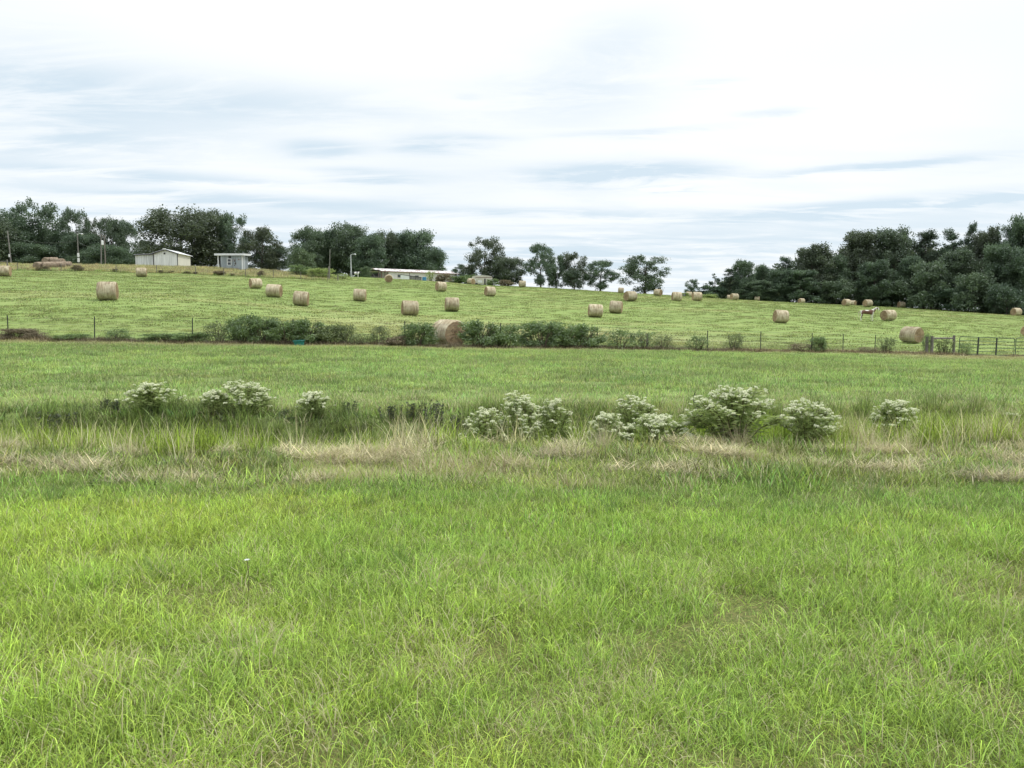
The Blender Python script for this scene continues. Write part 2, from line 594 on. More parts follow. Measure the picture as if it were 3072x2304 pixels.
def mat_hay(name, end=False, old=False):
    m, N, out = new_mat(name)
    tc = N.node('ShaderNodeTexCoord').outputs['Object']
    oi = N.node('ShaderNodeObjectInfo').outputs['Random']
    sp = N.node('ShaderNodeSeparateXYZ'); N.put(sp.inputs[0], tc)
    X, Y, Z = sp.outputs
    r = N.math('SQRT', N.math('ADD', N.math('MULTIPLY', Y, Y), N.math('MULTIPLY', Z, Z)))
    th = N.math('ARCTAN2', Y, Z)
    off = N.math('MULTIPLY', oi, 37.0)
    if end:
        spiral = N.math('ADD', N.math('MULTIPLY', r, 16), N.math('MULTIPLY', th, 0.16))
        v = N.combine(spiral, N.math('MULTIPLY', th, 1.6), off)
    else:
        v = N.combine(N.math('ADD', N.math('MULTIPLY', X, 11), off), N.math('MULTIPLY', th, 0.8), off)
    n1 = N.noise(v, 1.0, 4, 0.65)
    n2 = N.noise(N.combine(N.math('ADD', X, off), Y, Z), 2.2, 4, 0.6)
    n3 = N.noise(N.combine(N.math('ADD', X, off), Y, Z), 22.0, 3, 0.7)
    if old:
        a, b, c3 = (0.29, 0.235, 0.18), (0.15, 0.115, 0.085), (0.36, 0.30, 0.23)
    elif end:
        a, b, c3 = (0.34, 0.25, 0.155), (0.19, 0.13, 0.085), (0.42, 0.33, 0.21)
    else:
        a, b, c3 = (0.49, 0.43, 0.295), (0.24, 0.19, 0.13), (0.56, 0.51, 0.38)
    c = N.mix(N.ramp(n1, 0.34, 0.64), a, b)
    c = N.mix(N.ramp(n2, 0.40, 0.68, 0, 0.75), c, c3)
    c = N.mix(N.ramp(n3, 0.45, 0.75, 0, 0.35), c, b)
    # each bale weathered a little differently
    k = N.ramp(oi, 0, 1, 0.86, 1.10)
    c = N.mix(1.0, c, N.combine(k, k, N.math('MULTIPLY', k, 0.99)), 'MULTIPLY')
    h = N.math('ADD', N.math('MULTIPLY', n1, 0.6), N.math('MULTIPLY', n3, 0.6))
    principled(N, out, c, 0.9, 0, h, 0.06, 0.1)
    return m


HAY = mat_hay('hay_barrel'); HAY_END = mat_hay('hay_end', end=True)
HAY_OLD = mat_hay('old_hay_barrel', old=True); HAY_OLD_END = mat_hay('old_hay_end', end=True, old=True)


# ------------------------------------------------------------------ colours of the land
def tint_of(x, y):
    """base colour of the turf at a place, and its share of dead blades"""
    x = np.asarray(x, float); y = np.asarray(y, float)
    n = len(x)
    u = 1536 + x / np.maximum(y, 1.0) * F
    fd = fence_depth(u)
    big = fbm(x * 0.35, y * 0.5, 1, 3)
    fine = fbm(x * 1.6, y * 1.9, 2, 3)
    c = np.empty((n, 3))
    lush = np.array([0.340, 0.478, 0.085]); deep = np.array([0.205, 0.325, 0.075]); olive = np.array([0.21, 0.29, 0.075])
    t = sstep(0.35, 0.65, big)[:, None]
    c[:] = lush * t + np.array([0.275, 0.425, 0.082]) * (1 - t)
    dry = 0.06 + 0.30 * sstep(0.56, 0.70, fbm(x * 2.6, y * 3.0, 72, 3)) * (1 - sstep(4.6, 6.2, y))
    # darker, shorter strip before the ditch
    edge = 5.8 + 2.6 * (fbm(x * 0.33, y * 0 + 3, 8, 3) - 0.5) - 0.05 * x
    k = (sstep(0, 1.0, y - edge) * (1 - sstep(8.0, 9.2, y)))[:, None]
    c = c * (1 - k) + (deep * (0.85 + 0.4 * fine[:, None])) * k
    # tan and olive strip along the ditch
    k = sstep(7.0, 7.9, y + 1.6 * (fbm(x * 0.8, y * 0.8, 31, 3) - 0.5)) * (1 - sstep(15, 18, y))
    c = c * (1 - k[:, None]) + olive * (0.55 + 0.9 * fbm(x * 2.2, y * 2.4, 71, 2)[:, None]) * k[:, None]
    dry = dry * (1 - k) + k * (0.14 + 0.55 * sstep(0.48, 0.66, fbm(x * 1.1, y * 1.4, 44, 3)))
    # bright wet grass in the ditch bottom
    dm = y - ditch_mid(x)
    k = sstep(-1.3, -0.5, dm) * (1 - sstep(0.3, 0.9, dm)) * sstep(0.42, 0.60, fbm(x * 0.5, y * 0.3, 9, 2) + 0.14 * (1 - sstep(-7, 2, x)))
    c = c * (1 - k[:, None]) + np.array([0.27, 0.44, 0.03]) * k[:, None]
    dry = dry * (1 - 0.8 * k)
    # far bank: its shade is painted into the turf colour
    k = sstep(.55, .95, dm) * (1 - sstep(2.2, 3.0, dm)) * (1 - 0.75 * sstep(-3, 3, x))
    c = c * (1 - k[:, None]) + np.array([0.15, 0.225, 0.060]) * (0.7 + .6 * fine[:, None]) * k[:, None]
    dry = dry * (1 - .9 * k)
    # meadow between the ditch and the fence
    k = sstep(13.8, 15.5, y)
    mead = np.array([0.212, 0.318, 0.098]) * (0.68 + 0.60 * big[:, None]) + np.array([0.05, 0.045, 0.01]) * sstep(0.5, 0.72, fine)[:, None]
    wide = fbm(x * 0.09, y * 0.30, 21, 3)[:, None]
    mead = mead * (0.84 + 0.32 * wide)
    c = c * (1 - k[:, None]) + mead * k[:, None]
    dry = dry * (1 - k) + 0.07 * k + 0.25 * k * (1 - sstep(15, 18.5, y))
    # strip along the fence
    k = np.exp(-((y - fd + 0.3) / 1.6) ** 2)
    tanf = np.array([0.28, 0.235, 0.13])
    c = c * (1 - 0.7 * k[:, None]) + tanf * 0.7 * k[:, None]
    dry = dry + 0.4 * k
    # worn pale ground in front of the gate
    k = np.exp(-((y - fd + 3.5) / 4.5) ** 2) * sstep(2550, 2850, u) * .55
    c = c * (1 - k[:, None]) + tanf * k[:, None]
    dry = dry + .3 * k
    # the mown field behind it
    k = sstep(1, 6, y - fd)
    row = fbm(x * 0.035 + y * 0.02, y * 0.22 - x * 0.035, 12, 3)
    pat = fbm(x * 0.05, y * 0.05, 13, 3)
    fld = np.array([0.202, 0.272, 0.088]) * (0.88 + 0.26 * pat[:, None])
    yel = np.array([0.315, 0.325, 0.135])
    q = sstep(0.52, 0.74, row)[:, None] * 0.34 + 0.2 * sstep(0.55, 0.75, fbm(x * 0.25, y * 0.4, 66, 3))[:, None]
    q = np.clip(q, 0, 1)
    fld = fld * (1 - q) + yel * q
    pale = np.exp(-((y - 62) / 7.0) ** 2) * np.exp(-((x - 3) / 14.0) ** 2) * 0.5     # bleached swath in the middle
    fld = fld * (1 - pale[:, None]) + np.array([0.42, 0.38, 0.23]) * pale[:, None]
    c = c * (1 - k[:, None]) + fld * k[:, None]
    dry = dry * (1 - k) + (0.08 + 0.15 * q[:, 0]) * k
    # rough golden pasture behind the second fence at upper left
    k = sstep(0, 2.0, y - 145.5) * (1 - sstep(-37, -33, x + 0.25 * (y - 150))) * (1 - sstep(215, 240, y))
    gold = np.array([0.245, 0.250, 0.105]) * (0.6 + 0.8 * fbm(x * .12, y * .3, 91, 3)[:, None])
    c = c * (1 - k[:, None]) + gold * k[:, None]
    dry = dry * (1 - k) + 0.4 * k
    return np.clip(c, 0.01, 1), np.clip(dry, 0, 0.95)


def build_ground():
    ys = [-40, -20, -8, -3, 0]
    y = 1.0
    while y < 420:
        ys.append(y)
        y += 0.22 if y < 16 else 0.5 if y < 30 else max(0.6, y * 0.012)
    ys += [480, 600, 900, 1500, 3000, 6000]
    ys = np.array(ys)
    t = np.linspace(-1, 1, 161)
    xt = np.sign(t) * (np.abs(t) ** 1.25)
    X = []; Y = []
    for yv in ys:
        half = max(16, 1.1 * max(yv, 0) + 16)
        if yv > 450: half = max(half, 1.6 * yv)
        X.append(xt * half); Y.append(np.full_like(xt, yv))
    X = np.array(X); Y = np.array(Y)
    Z = ground(X, Y)
    c, dry = tint_of(X.ravel(), Y.ravel())
    V = np.stack([X.ravel(), Y.ravel(), Z.ravel()], 1)
    R, Cn = X.shape
    i = np.arange(R - 1)[:, None] * Cn + np.arange(Cn - 1)[None]
    f = np.stack([i, i + 1, i + Cn + 1, i + Cn], -1).reshape(-1, 4)
    m, N, out = new_mat('turf_soil')
    geo = N.node('ShaderNodeNewGeometry').outputs['Position']
    sp = N.node('ShaderNodeSeparateXYZ'); N.put(sp.inputs[0], geo)
    tint = attr(N, 'tint').outputs['Color']
    nf = N.noise(geo, 5.0, 5, 0.7)
    ns = N.noise(N.mapping(geo, (0.12, 0.75, 0.3), rot=(0, 0, 0.12)), 1.3, 5, 0.65)
    far = N.ramp(sp.outputs[1], 30, 60)
    farc = N.mix(1.0, tint, N.combine(N.ramp(ns, 0.3, 0.7, 0.88, 1.07), N.ramp(ns, 0.3, 0.7, 0.90, 1.05), N.ramp(ns, 0.3, 0.7, 0.88, 1.06)), 'MULTIPLY')
    nq = N.noise(geo, 60.0, 3, 0.7)
    soil = N.mix(N.ramp(nq, 0.4, 0.62), (0.035, 0.028, 0.018), (0.15, 0.115, 0.06))
    nearc = N.mix(N.ramp(sp.outputs[1], 8.5, 11, 0.18, 0.6), soil, tint)
    c_ = N.mix(far, nearc, farc)
    principled(N, out, c_, 0.95, 0, nf, 0.05, 0.1)
    me = np_mesh('ground', V, [f], m, {'tint': c}, smooth=True)
    tag(link('ground', me), kind='structure', label='grassy ground with roadside ditch rising to a mown hayfield')


build_ground()


# flowering weeds: (u, v top, width px, depth, flower heads, label)
FLOWERING = [
    (450, 1146, 185, 13.4, 95, 'leftmost white flowering weed, sparse flowers over the dark ditch bank'),
    (635, 1166, 90, 12.9, 55, 'small flowering weed joined to the left side of the big left one'),
    (725, 1140, 160, 13.2, 125, 'big white flowering weed in the left half, above the bright ditch grass'),
    (940, 1173, 115, 13.0, 75, 'small rounded flowering weed alone, right of the big left one'),
    (1455, 1214, 145, 11.2, 85, 'low flowering weed at the left of the middle clump'),
    (1558, 1170, 135, 11.3, 120, 'tallest flowering weed of the middle clump, dense with white heads'),
    (1665, 1190, 130, 11.6, 60, 'thinly flowered weed right of the tallest one in the middle clump'),
    (1825, 1230, 125, 11.2, 65, 'low flowering weed between the middle clump and the brownish one'),
    (1905, 1180, 165, 12.0, 85, 'greenish flowering weed standing behind the low spreading white one'),
    (1985, 1243, 205, 10.6, 100, 'low spreading flowering weed, whitest heads, left of the largest weed'),
    (2210, 1148, 290, 10.3, 190, 'largest flowering weed, domed and thick with white heads, in the right half'),
    (2432, 1195, 180, 10.3, 100, 'rounded flowering weed just right of the largest one'),
    (2702, 1198, 145, 11.8, 95, 'rightmost whole flowering weed, rounded, above dry pale grass'),
    (3050, 1240, 60, 13.2, 12, 'small flowering weed at the right edge of the picture'),
    (1880, 1300, 60, 10.6, 12, 'tiny flowering sprig low in front of the middle clump'),
]


def clear_of_weeds(xy):
    """leave the fronts of the flowering weeds free of tall growth"""
    keep = np.ones(len(xy), bool)
    for (u, vt, w, d, hd, lab) in FLOWERING:
        if u < 1000: continue
        xw = (u - 1536) / F * d; hw = w / F * d * .48
        sc = xy[:, 1] / d
        keep &= ~((np.abs(xy[:, 0] / sc - xw) < hw) & (xy[:, 1] > d - 1.7) & (xy[:, 1] < d + .25))
    keep |= RS(3).rand(len(xy)) < .10
    return xy[keep]


# ------------------------------------------------------------------ grass: clump meshes scattered by geometry nodes
def clump_mesh(name, seed, nb, radius, lmin, lmax, width, lean, curl, seg=4, mat=GRASS, head=False):
    rs = RS(seed)
    V = []; FQ = []; FT = []; BR = []; TP = []
    b0 = 0
    for _ in range(nb):
        r = radius * math.sqrt(rs.rand()); a = rs.rand() * 2 * pi
        bx, by = r * cos(a), r * sin(a)
        L = lmin + (lmax - lmin) * rs.rand() ** 1.3
        ang = rs.rand() * 2 * pi
        dx, dy = cos(ang), sin(ang)
        w = width * (0.6 + 0.7 * rs.rand())
        th = abs(rs.normal(lean, 0.22))
        cu = abs(rs.normal(curl, curl * 0.5))
        face = ang + pi / 2 + rs.normal(0, 0.7)
        sx, sy = cos(face), sin(face)
        p = np.array([bx, by, -0.02])
        br = rs.rand()
        nper = 2 * seg + 1
        for i in range(seg + 1):
            t = i / seg
            ww = w * (1 - t ** 1.8) * 0.5
            if i < seg:
                V.append((p[0] - sx * ww, p[1] - sy * ww, p[2])); V.append((p[0] + sx * ww, p[1] + sy * ww, p[2]))
                BR += [br, br]; TP += [t, t]
            else:
                V.append(tuple(p)); BR.append(br); TP.append(1.0)
            thh = min(th + cu * t * t * 1.6, 2.5)
            p = p + np.array([sin(thh) * dx, sin(thh) * dy, cos(thh)]) * (L / seg)
        for i in range(seg - 1):
            k = b0 + 2 * i
            FQ.append((k, k + 1, k + 3, k + 2))
        k = b0 + 2 * (seg - 1)
        FT.append((k, k + 1, k + 2))
        b0 += nper
    faces = [np.array(FT)] + ([np.array(FQ)] if FQ else [])
    return np_mesh(name, V, faces, mat, {'br': BR, 'tip': TP})


def scatter(name, clumps, pts, rot, scl, var, tint, dry, label, cat, tilt=None):
    src = bpy.data.collections.new(name + '_clumps')
    for i, me in enumerate(clumps):
        src.objects.link(bpy.data.objects.new('%s_clump_%02d' % (name, i), me))
    me = bpy.data.meshes.new(name)
    me.vertices.add(len(pts))
    me.vertices.foreach_set('co', np.asarray(pts, np.float32).ravel())
    for k, a, t in (('rot', rot, 'FLOAT'), ('scl', scl, 'FLOAT'), ('dry', dry, 'FLOAT')):
        q = me.attributes.new(k, t, 'POINT'); q.data.foreach_set('value', np.asarray(a, np.float32))
    q = me.attributes.new('var', 'INT', 'POINT'); q.data.foreach_set('value', np.asarray(var, np.int32))
    q = me.attributes.new('tint', 'FLOAT_COLOR', 'POINT')
    q.data.foreach_set('color', np.concatenate([tint, np.ones((len(tint), 1))], 1).astype(np.float32).ravel())
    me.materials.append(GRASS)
    o = link(name, me)
    tag(o, label, cat, None, 'stuff')
    ng = bpy.data.node_groups.new(name + '_scatter', 'GeometryNodeTree')
    ng.interface.new_socket('Geometry', in_out='INPUT', socket_type='NodeSocketGeometry')
    ng.interface.new_socket('Geometry', in_out='OUTPUT', socket_type='NodeSocketGeometry')
    n = ng.nodes; l = ng.links
    gi = n.new('NodeGroupInput'); go = n.new('NodeGroupOutput')
    ip = n.new('GeometryNodeInstanceOnPoints')
    ci = n.new('GeometryNodeCollectionInfo')
    ci.inputs['Collection'].default_value = src
    ci.inputs['Separate Children'].default_value = True
    ci.inputs['Reset Children'].default_value = True
    ip.inputs['Pick Instance'].default_value = True

    def named(nm, dt):
        a = n.new('GeometryNodeInputNamedAttribute'); a.data_type = dt
        a.inputs['Name'].default_value = nm
        return a.outputs['Attribute']
    l.new(gi.outputs[0], ip.inputs['Points'])
    l.new(ci.outputs[0], ip.inputs['Instance'])
    l.new(named('var', 'INT'), ip.inputs['Instance Index'])
    cx = n.new('ShaderNodeCombineXYZ')
    l.new(named('rot', 'FLOAT'), cx.inputs[2])
    er = n.new('FunctionNodeEulerToRotation')
    l.new(cx.outputs[0], er.inputs[0])
    l.new(er.outputs[0], ip.inputs['Rotation'])
    l.new(named('scl', 'FLOAT'), ip.inputs['Scale'])
    l.new(ip.outputs[0], go.inputs[0])
    md = o.modifiers.new('scatter', 'NODES')
    md.node_group = ng
    return o


def strew(n, y0, y1, seed, margin=3.0, spread=0.74, power=1.0):
    """n points evenly over the trapezoid of land from y0 to y1"""
    rs = RS(seed)
    a0 = spread * y0 + margin; a1 = spread * y1 + margin
    out = []
    m = 0
    while m < n:
        y = y0 + (y1 - y0) * rs.rand(n * 2)
        keep = rs.rand(n * 2) < (spread * y + margin) / a1
        y = y[keep]
        x = (rs.rand(len(y)) * 2 - 1) * (spread * y + margin)
        out.append(np.stack([x, y], 1)); m += len(y)
    return np.concatenate(out)[:n]


LONG = [clump_mesh('lawn_clump_a', 1, 125, .20, .06, .19, .0040, .60, 1.3),
        clump_mesh('lawn_clump_b', 2, 125, .20, .06, .21, .0040, .48, 1.5),
        clump_mesh('lawn_clump_c', 3, 125, .22, .05, .16, .0041, .80, 1.0),
        clump_mesh('lawn_clump_d', 4, 95, .16, .08, .25, .0040, .45, 1.5)]
COARSE = [clump_mesh('turf_clump_a', 11, 90, .34, .07, .17, .010, .50, .9, 3),
          clump_mesh('turf_clump_b', 12, 90, .34, .07, .19, .010, .65, .9, 3),
          clump_mesh('turf_clump_c', 13, 70, .28, .09, .24, .009, .45, .9, 3)]
FARC = [clump_mesh('field_clump_a', 21, 80, 1.0, .05, .12, .045, .7, .6, 2),
        clump_mesh('field_clump_b', 22, 80, 1.0, .05, .13, .050, .7, .6, 2),
        clump_mesh('field_clump_c', 23, 60, .7, .07, .18, .040, .6, .6, 2)]
TALL = [clump_mesh('tall_clump_a', 31, 60, .16, .25, .60, .0085, .22, .7, 5),
        clump_mesh('tall_clump_b', 32, 55, .20, .22, .55, .0080, .35, .9, 5),
        clump_mesh('tall_clump_c', 33, 50, .14, .30, .70, .0075, .20, .5, 5)]
MATC = [clump_mesh('mat_clump_a', 41, 80, .22, .15, .34, .008, 1.30, .25, 3),
        clump_mesh('mat_clump_b', 42, 80, .25, .15, .40, .008, 1.15, .35, 3)]
LITT = [clump_mesh('weed_patch_a', 51, 60, .9, .30, .75, .030, .25, .4, 3),
        clump_mesh('weed_patch_b', 52, 60, .9, .25, .65, .035, .35, .4, 3)]


def grass_zone(name, clumps, xy, smin, smax, seed, label, tintf=None, dryadd=0.0, jit=0.22, scale_fn=None, weights=None, zoff=0.0):
    rs = RS(seed)
    x, y = xy[:, 0], xy[:, 1]
    z = ground(x, y) + zoff
    c, d = tint_of(x, y)
    c = c * (1 + rs.normal(0, jit * 0.45, (len(x), 1))) * (1 + rs.normal(0, jit * 0.16, (len(x), 3)))
    if tintf is not None:
        c = tintf(c, x, y, rs)
    d = np.clip(d + dryadd + rs.normal(0, 0.07, len(x)), 0, 1)
    s = smin + (smax - smin) * rs.rand(len(x))
    if scale_fn is not None:
        s = s * scale_fn(x, y)
    v = rs.choice(len(clumps), len(x), p=weights)
    return scatter(name, clumps, np.stack([x, y, z], 1), rs.rand(len(x)) * 2 * pi, s, v, np.clip(c, 0.01, 1), d, label, 'grass')


def verge_height(x, y):
    dm = y - ditch_mid(x)
    return 1 - .42 * sstep(-2.8, -1.6, dm) * (1 - sstep(.2, .8, dm)) * (1 - .6 * sstep(-2, 4, x))


def litter_tint(c, x, y, rs):
    return np.array([0.47, 0.45, 0.31]) * (0.5 + 0.7 * rs.rand(len(x))[:, None])


def lawn_height(x, y):
    """how tall the near lawn grows, with worn spots"""
    worn = sstep(0.60, 0.72, fbm(x * 1.3 + 5, y * 1.3, 77, 3))
    short = sstep(5.3, 6.6, y + 0.05 * x) * 0.42
    return (1 - 0.30 * worn) * (1 - short) * (0.8 + 0.5 * fbm(x * 0.7, y * 0.7, 78, 2))


_l = strew(9800, 1.6, 8.4, 101, 2.6)
_b = fbm(_l[:, 0] * 1.9 + 2, _l[:, 1] * 2.3, 131, 3)
_l = _l[RS(132).rand(len(_l)) > .82 * sstep(.62, .70, _b) * (1 - sstep(4.6, 5.8, _l[:, 1]))]
grass_zone('lawn_grass', LONG, _l, 0.66, 1.08, 201,
           'long lush yellow green grass filling the foreground', scale_fn=lawn_height)
grass_zone('strip_grass', COARSE, strew(3200, 5.4, 9.2, 121, 2.6), 0.42, 0.75, 221,
           'short dark green grass strip before the rough verge', jit=.5)
_q = strew(2600, 7.6, 10.2, 122, 2.6)
_q = _q[fbm(_q[:, 0] * 1.5, _q[:, 1] * 2.6, 123, 3) > .635]
STRAWC = [clump_mesh('standing_straw_a', 71, 18, .16, .30, .66, .0095, .30, .45, 5),
          clump_mesh('standing_straw_b', 72, 22, .20, .25, .55, .0095, .55, .6, 5),
          clump_mesh('standing_straw_c', 73, 14, .12, .35, .75, .0090, .22, .35, 5)]
_s = strew(3400, 8.4, 13.4, 124, 2.6)
_dm = _s[:, 1] - ditch_mid(_s[:, 0])
_w = fbm(_s[:, 0] * .9, _s[:, 1] * 1.1, 125, 3) + .08 * sstep(1, 5, _s[:, 0])
_p = np.exp(-((_dm + 1.35) / .75) ** 2) * sstep(.44, .60, _w)
_p = np.maximum(_p, .55 * np.exp(-((_dm + .3) / 1.2) ** 2) * sstep(.56, .66, _w) * sstep(0, 3, _s[:, 0]))
_g = np.exp(-((_s[:, 0] - 5.2) / 1.5) ** 2) * np.exp(-((_dm + 1.0) / 1.1) ** 2) * .8
_p = np.maximum(np.maximum(_p, _g), .28 * np.exp(-((_dm + 1.3) / .8) ** 2))
_p = _p * (1 - .55 * sstep(-1.5, -4, _s[:, 0]) * (_s[:, 0] < -1.5))
_s = clear_of_weeds(_s[RS(126).rand(len(_s)) < _p * .9])


def standing_tint(c, x, y, rs):
    k = rs.rand(len(x))[:, None]
    return np.array([0.60, 0.58, 0.42]) * (.5 + .7 * k) * (1 - .3 * (k > .8)) + c * .25


grass_zone('standing_straw', STRAWC, _s, 0.55, 1.0, 223, 'ragged pale dead grass standing along the near rim of the ditch',
           tintf=standing_tint, dryadd=.25, jit=.2)
grass_zone('straw_litter', MATC, _q, 0.6, 1.0, 222, 'pale flattened straw lying in patches on the verge', tintf=litter_tint, dryadd=.2,
           jit=.3, zoff=.05)
grass_zone('verge_grass', COARSE + MATC, strew(3400, 7.4, 14.6, 102), 0.7, 1.35, 202,
           'coarse tan and green grass along the near side of the ditch', weights=[.26, .24, .30, .11, .09], jit=.55, scale_fn=verge_height)
grass_zone('meadow_grass', COARSE, strew(15000, 14.0, 43.5, 103, 4), 0.75, 1.25, 203,
           'even green meadow grass between the ditch and the wire fence', jit=.5)
grass_zone('meadow_edge_grass', COARSE, strew(6000, 38, 60, 113, 4), 0.75, 1.3, 213,
           'ragged grass on both sides of the wire fence', jit=.25)
xy = strew(34000, 52, 215, 104, 8)
grass_zone('field_grass', FARC, xy, 0.8, 1.3, 204,
           'short mown yellow green grass of the hay field', jit=.20, zoff=-0.01)


# tall growth in the ditch
rs = RS(5)
xy = strew(5200, 9.0, 15.0, 105)
dm = xy[:, 1] - ditch_mid(xy[:, 0])
dens = np.exp(-((dm + 0.1) / 1.3) ** 2) * sstep(0.26, 0.52, fbm(xy[:, 0] * 0.8, xy[:, 1] * 0.8, 55, 3) + 0.08)
# keep the near rim of the left ditch open so that its floor shows
xy = clear_of_weeds(xy[rs.rand(len(xy)) < dens])


def tall_tint(c, x, y, rs):
    k = rs.rand(len(x))[:, None]
    a = np.array([0.27, 0.39, 0.055]); b = np.array([0.155, 0.225, 0.060])
    d2 = (y - ditch_mid(x))
    g = sstep(0.75, 1.2, d2 + 0.35 * sstep(-4, 3, x))[:, None]  # far bank blades take the darker tint, bank shade put into colour
    base = a * (1 - g) + b * g
    return base * (0.6 + 0.7 * k) * 0.8 + c * 0.2


grass_zone('ditch_grass', TALL, xy, 0.60, 1.08, 205, 'tall green and straw coloured grass standing in the ditch',
           tintf=tall_tint, dryadd=-0.35, jit=.35)

# rough golden pasture at upper left, behind the second fence
rs = RS(6)
n = 5200
gx = rs.uniform(-150, -33, n); gy = rs.uniform(145, 188, n)
keep = (gx > -0.82 * gy - 5) & (gx < -34 - 0.25 * (gy - 150))
grass_zone('pasture_grass', LITT, np.stack([gx, gy], 1)[keep], 0.6, 1.15, 206,
           'tall golden grass of the rough pasture behind the upper left fence', dryadd=0.0, jit=.8)


# brown growth along the foot of the fence
def fence_xy(u, off=0.0):
    d = float(fence_depth(u)) + off
    return stand(u, d)


rs = RS(8)
n = 1500
us = rs.uniform(-300, 3300, n)
P = []
for u in us:
    if 2885 < u < 3300 and rs.rand() < 0.85: continue
    d = float(fence_depth(u)) + rs.normal(-0.1, 0.35)
    P.append(((u - 1536) / F * d * 1.0, d))
P = np.array(P)


def brush_tint(c, x, y, rs):
    k = rs.rand(len(x))[:, None]
    u = u_of(x, y)[:, None]
    a = np.array([0.095, 0.085, 0.055]); b = np.array([0.22, 0.18, 0.11])
    dark = sstep(2000, 2300, u) * 0.5 + 0.2
    dark = np.where(u < 150, 0.8, dark)
    return a * (1 - dark) + b * dark * (0.6 + 0.8 * k)


BRUSH = [clump_mesh('brush_clump_a', 61, 90, .45, .15, .50, .016, .7, .8, 3),
         clump_mesh('brush_clump_b', 62, 90, .45, .15, .42, .016, .8, .9, 3)]
grass_zone('fence_brush', BRUSH, P, 0.6, 1.15, 207, 'low brown brush tangled along the foot of the wire fence',
           tintf=brush_tint, dryadd=-0.45, jit=.35)


# ------------------------------------------------------------------ foliage
def quads(cent, size, rs, flat=0.0, aspect=0.6):
    """leaf faces: centres (n,3), sizes (n,), bent along the middle"""
    n = len(cent)
    a = rs.normal(size=(n, 3)); a /= np.linalg.norm(a, axis=1)[:, None]
    b = rs.normal(size=(n, 3))
    b -= (b * a).sum(1)[:, None] * a
    b /= np.linalg.norm(b, axis=1)[:, None]
    if flat:
        a[:, 2] *= (1 - flat); b[:, 2] *= (1 - flat)
    s = np.asarray(size)[:, None]
    A = a * s * 0.5; B = b * s * 0.5 * aspect
    nrm = np.cross(a, b) * s * 0.12
    V = np.stack([cent - A, cent - B + nrm, cent + A, cent + B + nrm], 1).reshape(-1, 3)
    i = np.arange(n)[:, None] * 4
    Fc = np.concatenate([np.concatenate([i, i + 1, i + 2], 1), np.concatenate([i, i + 2, i + 3], 1)], 0)
    return V, Fc


def crown_mesh(name, lobes, n, leaf, mat, rs, squash=0.8, flat=0.0, fuzz=0.16):
    """lobes: list of (x, y, z, r); leaves on the shells of the lobes in little sprays"""
    L = np.array(lobes)
    w = L[:, 3] ** 2
    pick = rs.choice(len(L), n, p=w / w.sum())
    d = rs.normal(size=(n, 3)); d /= np.linalg.norm(d, axis=1)[:, None]
    # sprays: snap directions to a handful per lobe so that foliage clumps
    ns = 14
    dirs = rs.normal(size=(len(L), ns, 3)); dirs /= np.linalg.norm(dirs, axis=2)[..., None]
    k = rs.randint(0, ns, n)
    dd = dirs[pick, k] + d * 0.42
    rad = L[pick, 3] * (0.45 + 0.62 * rs.rand(n) ** 0.6)
    c = L[pick, :3] + dd * rad[:, None] * np.array([1, 1, squash]) + rs.normal(size=(n, 3)) * (L[pick, 3] * fuzz)[:, None]
    sz = leaf * (0.6 + 0.8 * rs.rand(n))
    V, Fc = quads(c, sz, rs, flat)
    shade = rs.rand(len(L), ns)[pick, k]
    br = np.repeat(np.clip(shade * 0.6 + rs.rand(n) * 0.4, 0, 1), 4)
    return np_mesh(name, V, [Fc], mat, {'br': br})


def bounds(me):
    co = np.empty(len(me.vertices) * 3, np.float32)
    me.vertices.foreach_get('co', co)
    co = co.reshape(-1, 3)
    return float(np.percentile(co[:, 2], 99.7)), float(2 * np.percentile(np.abs(co[:, :2]), 98))


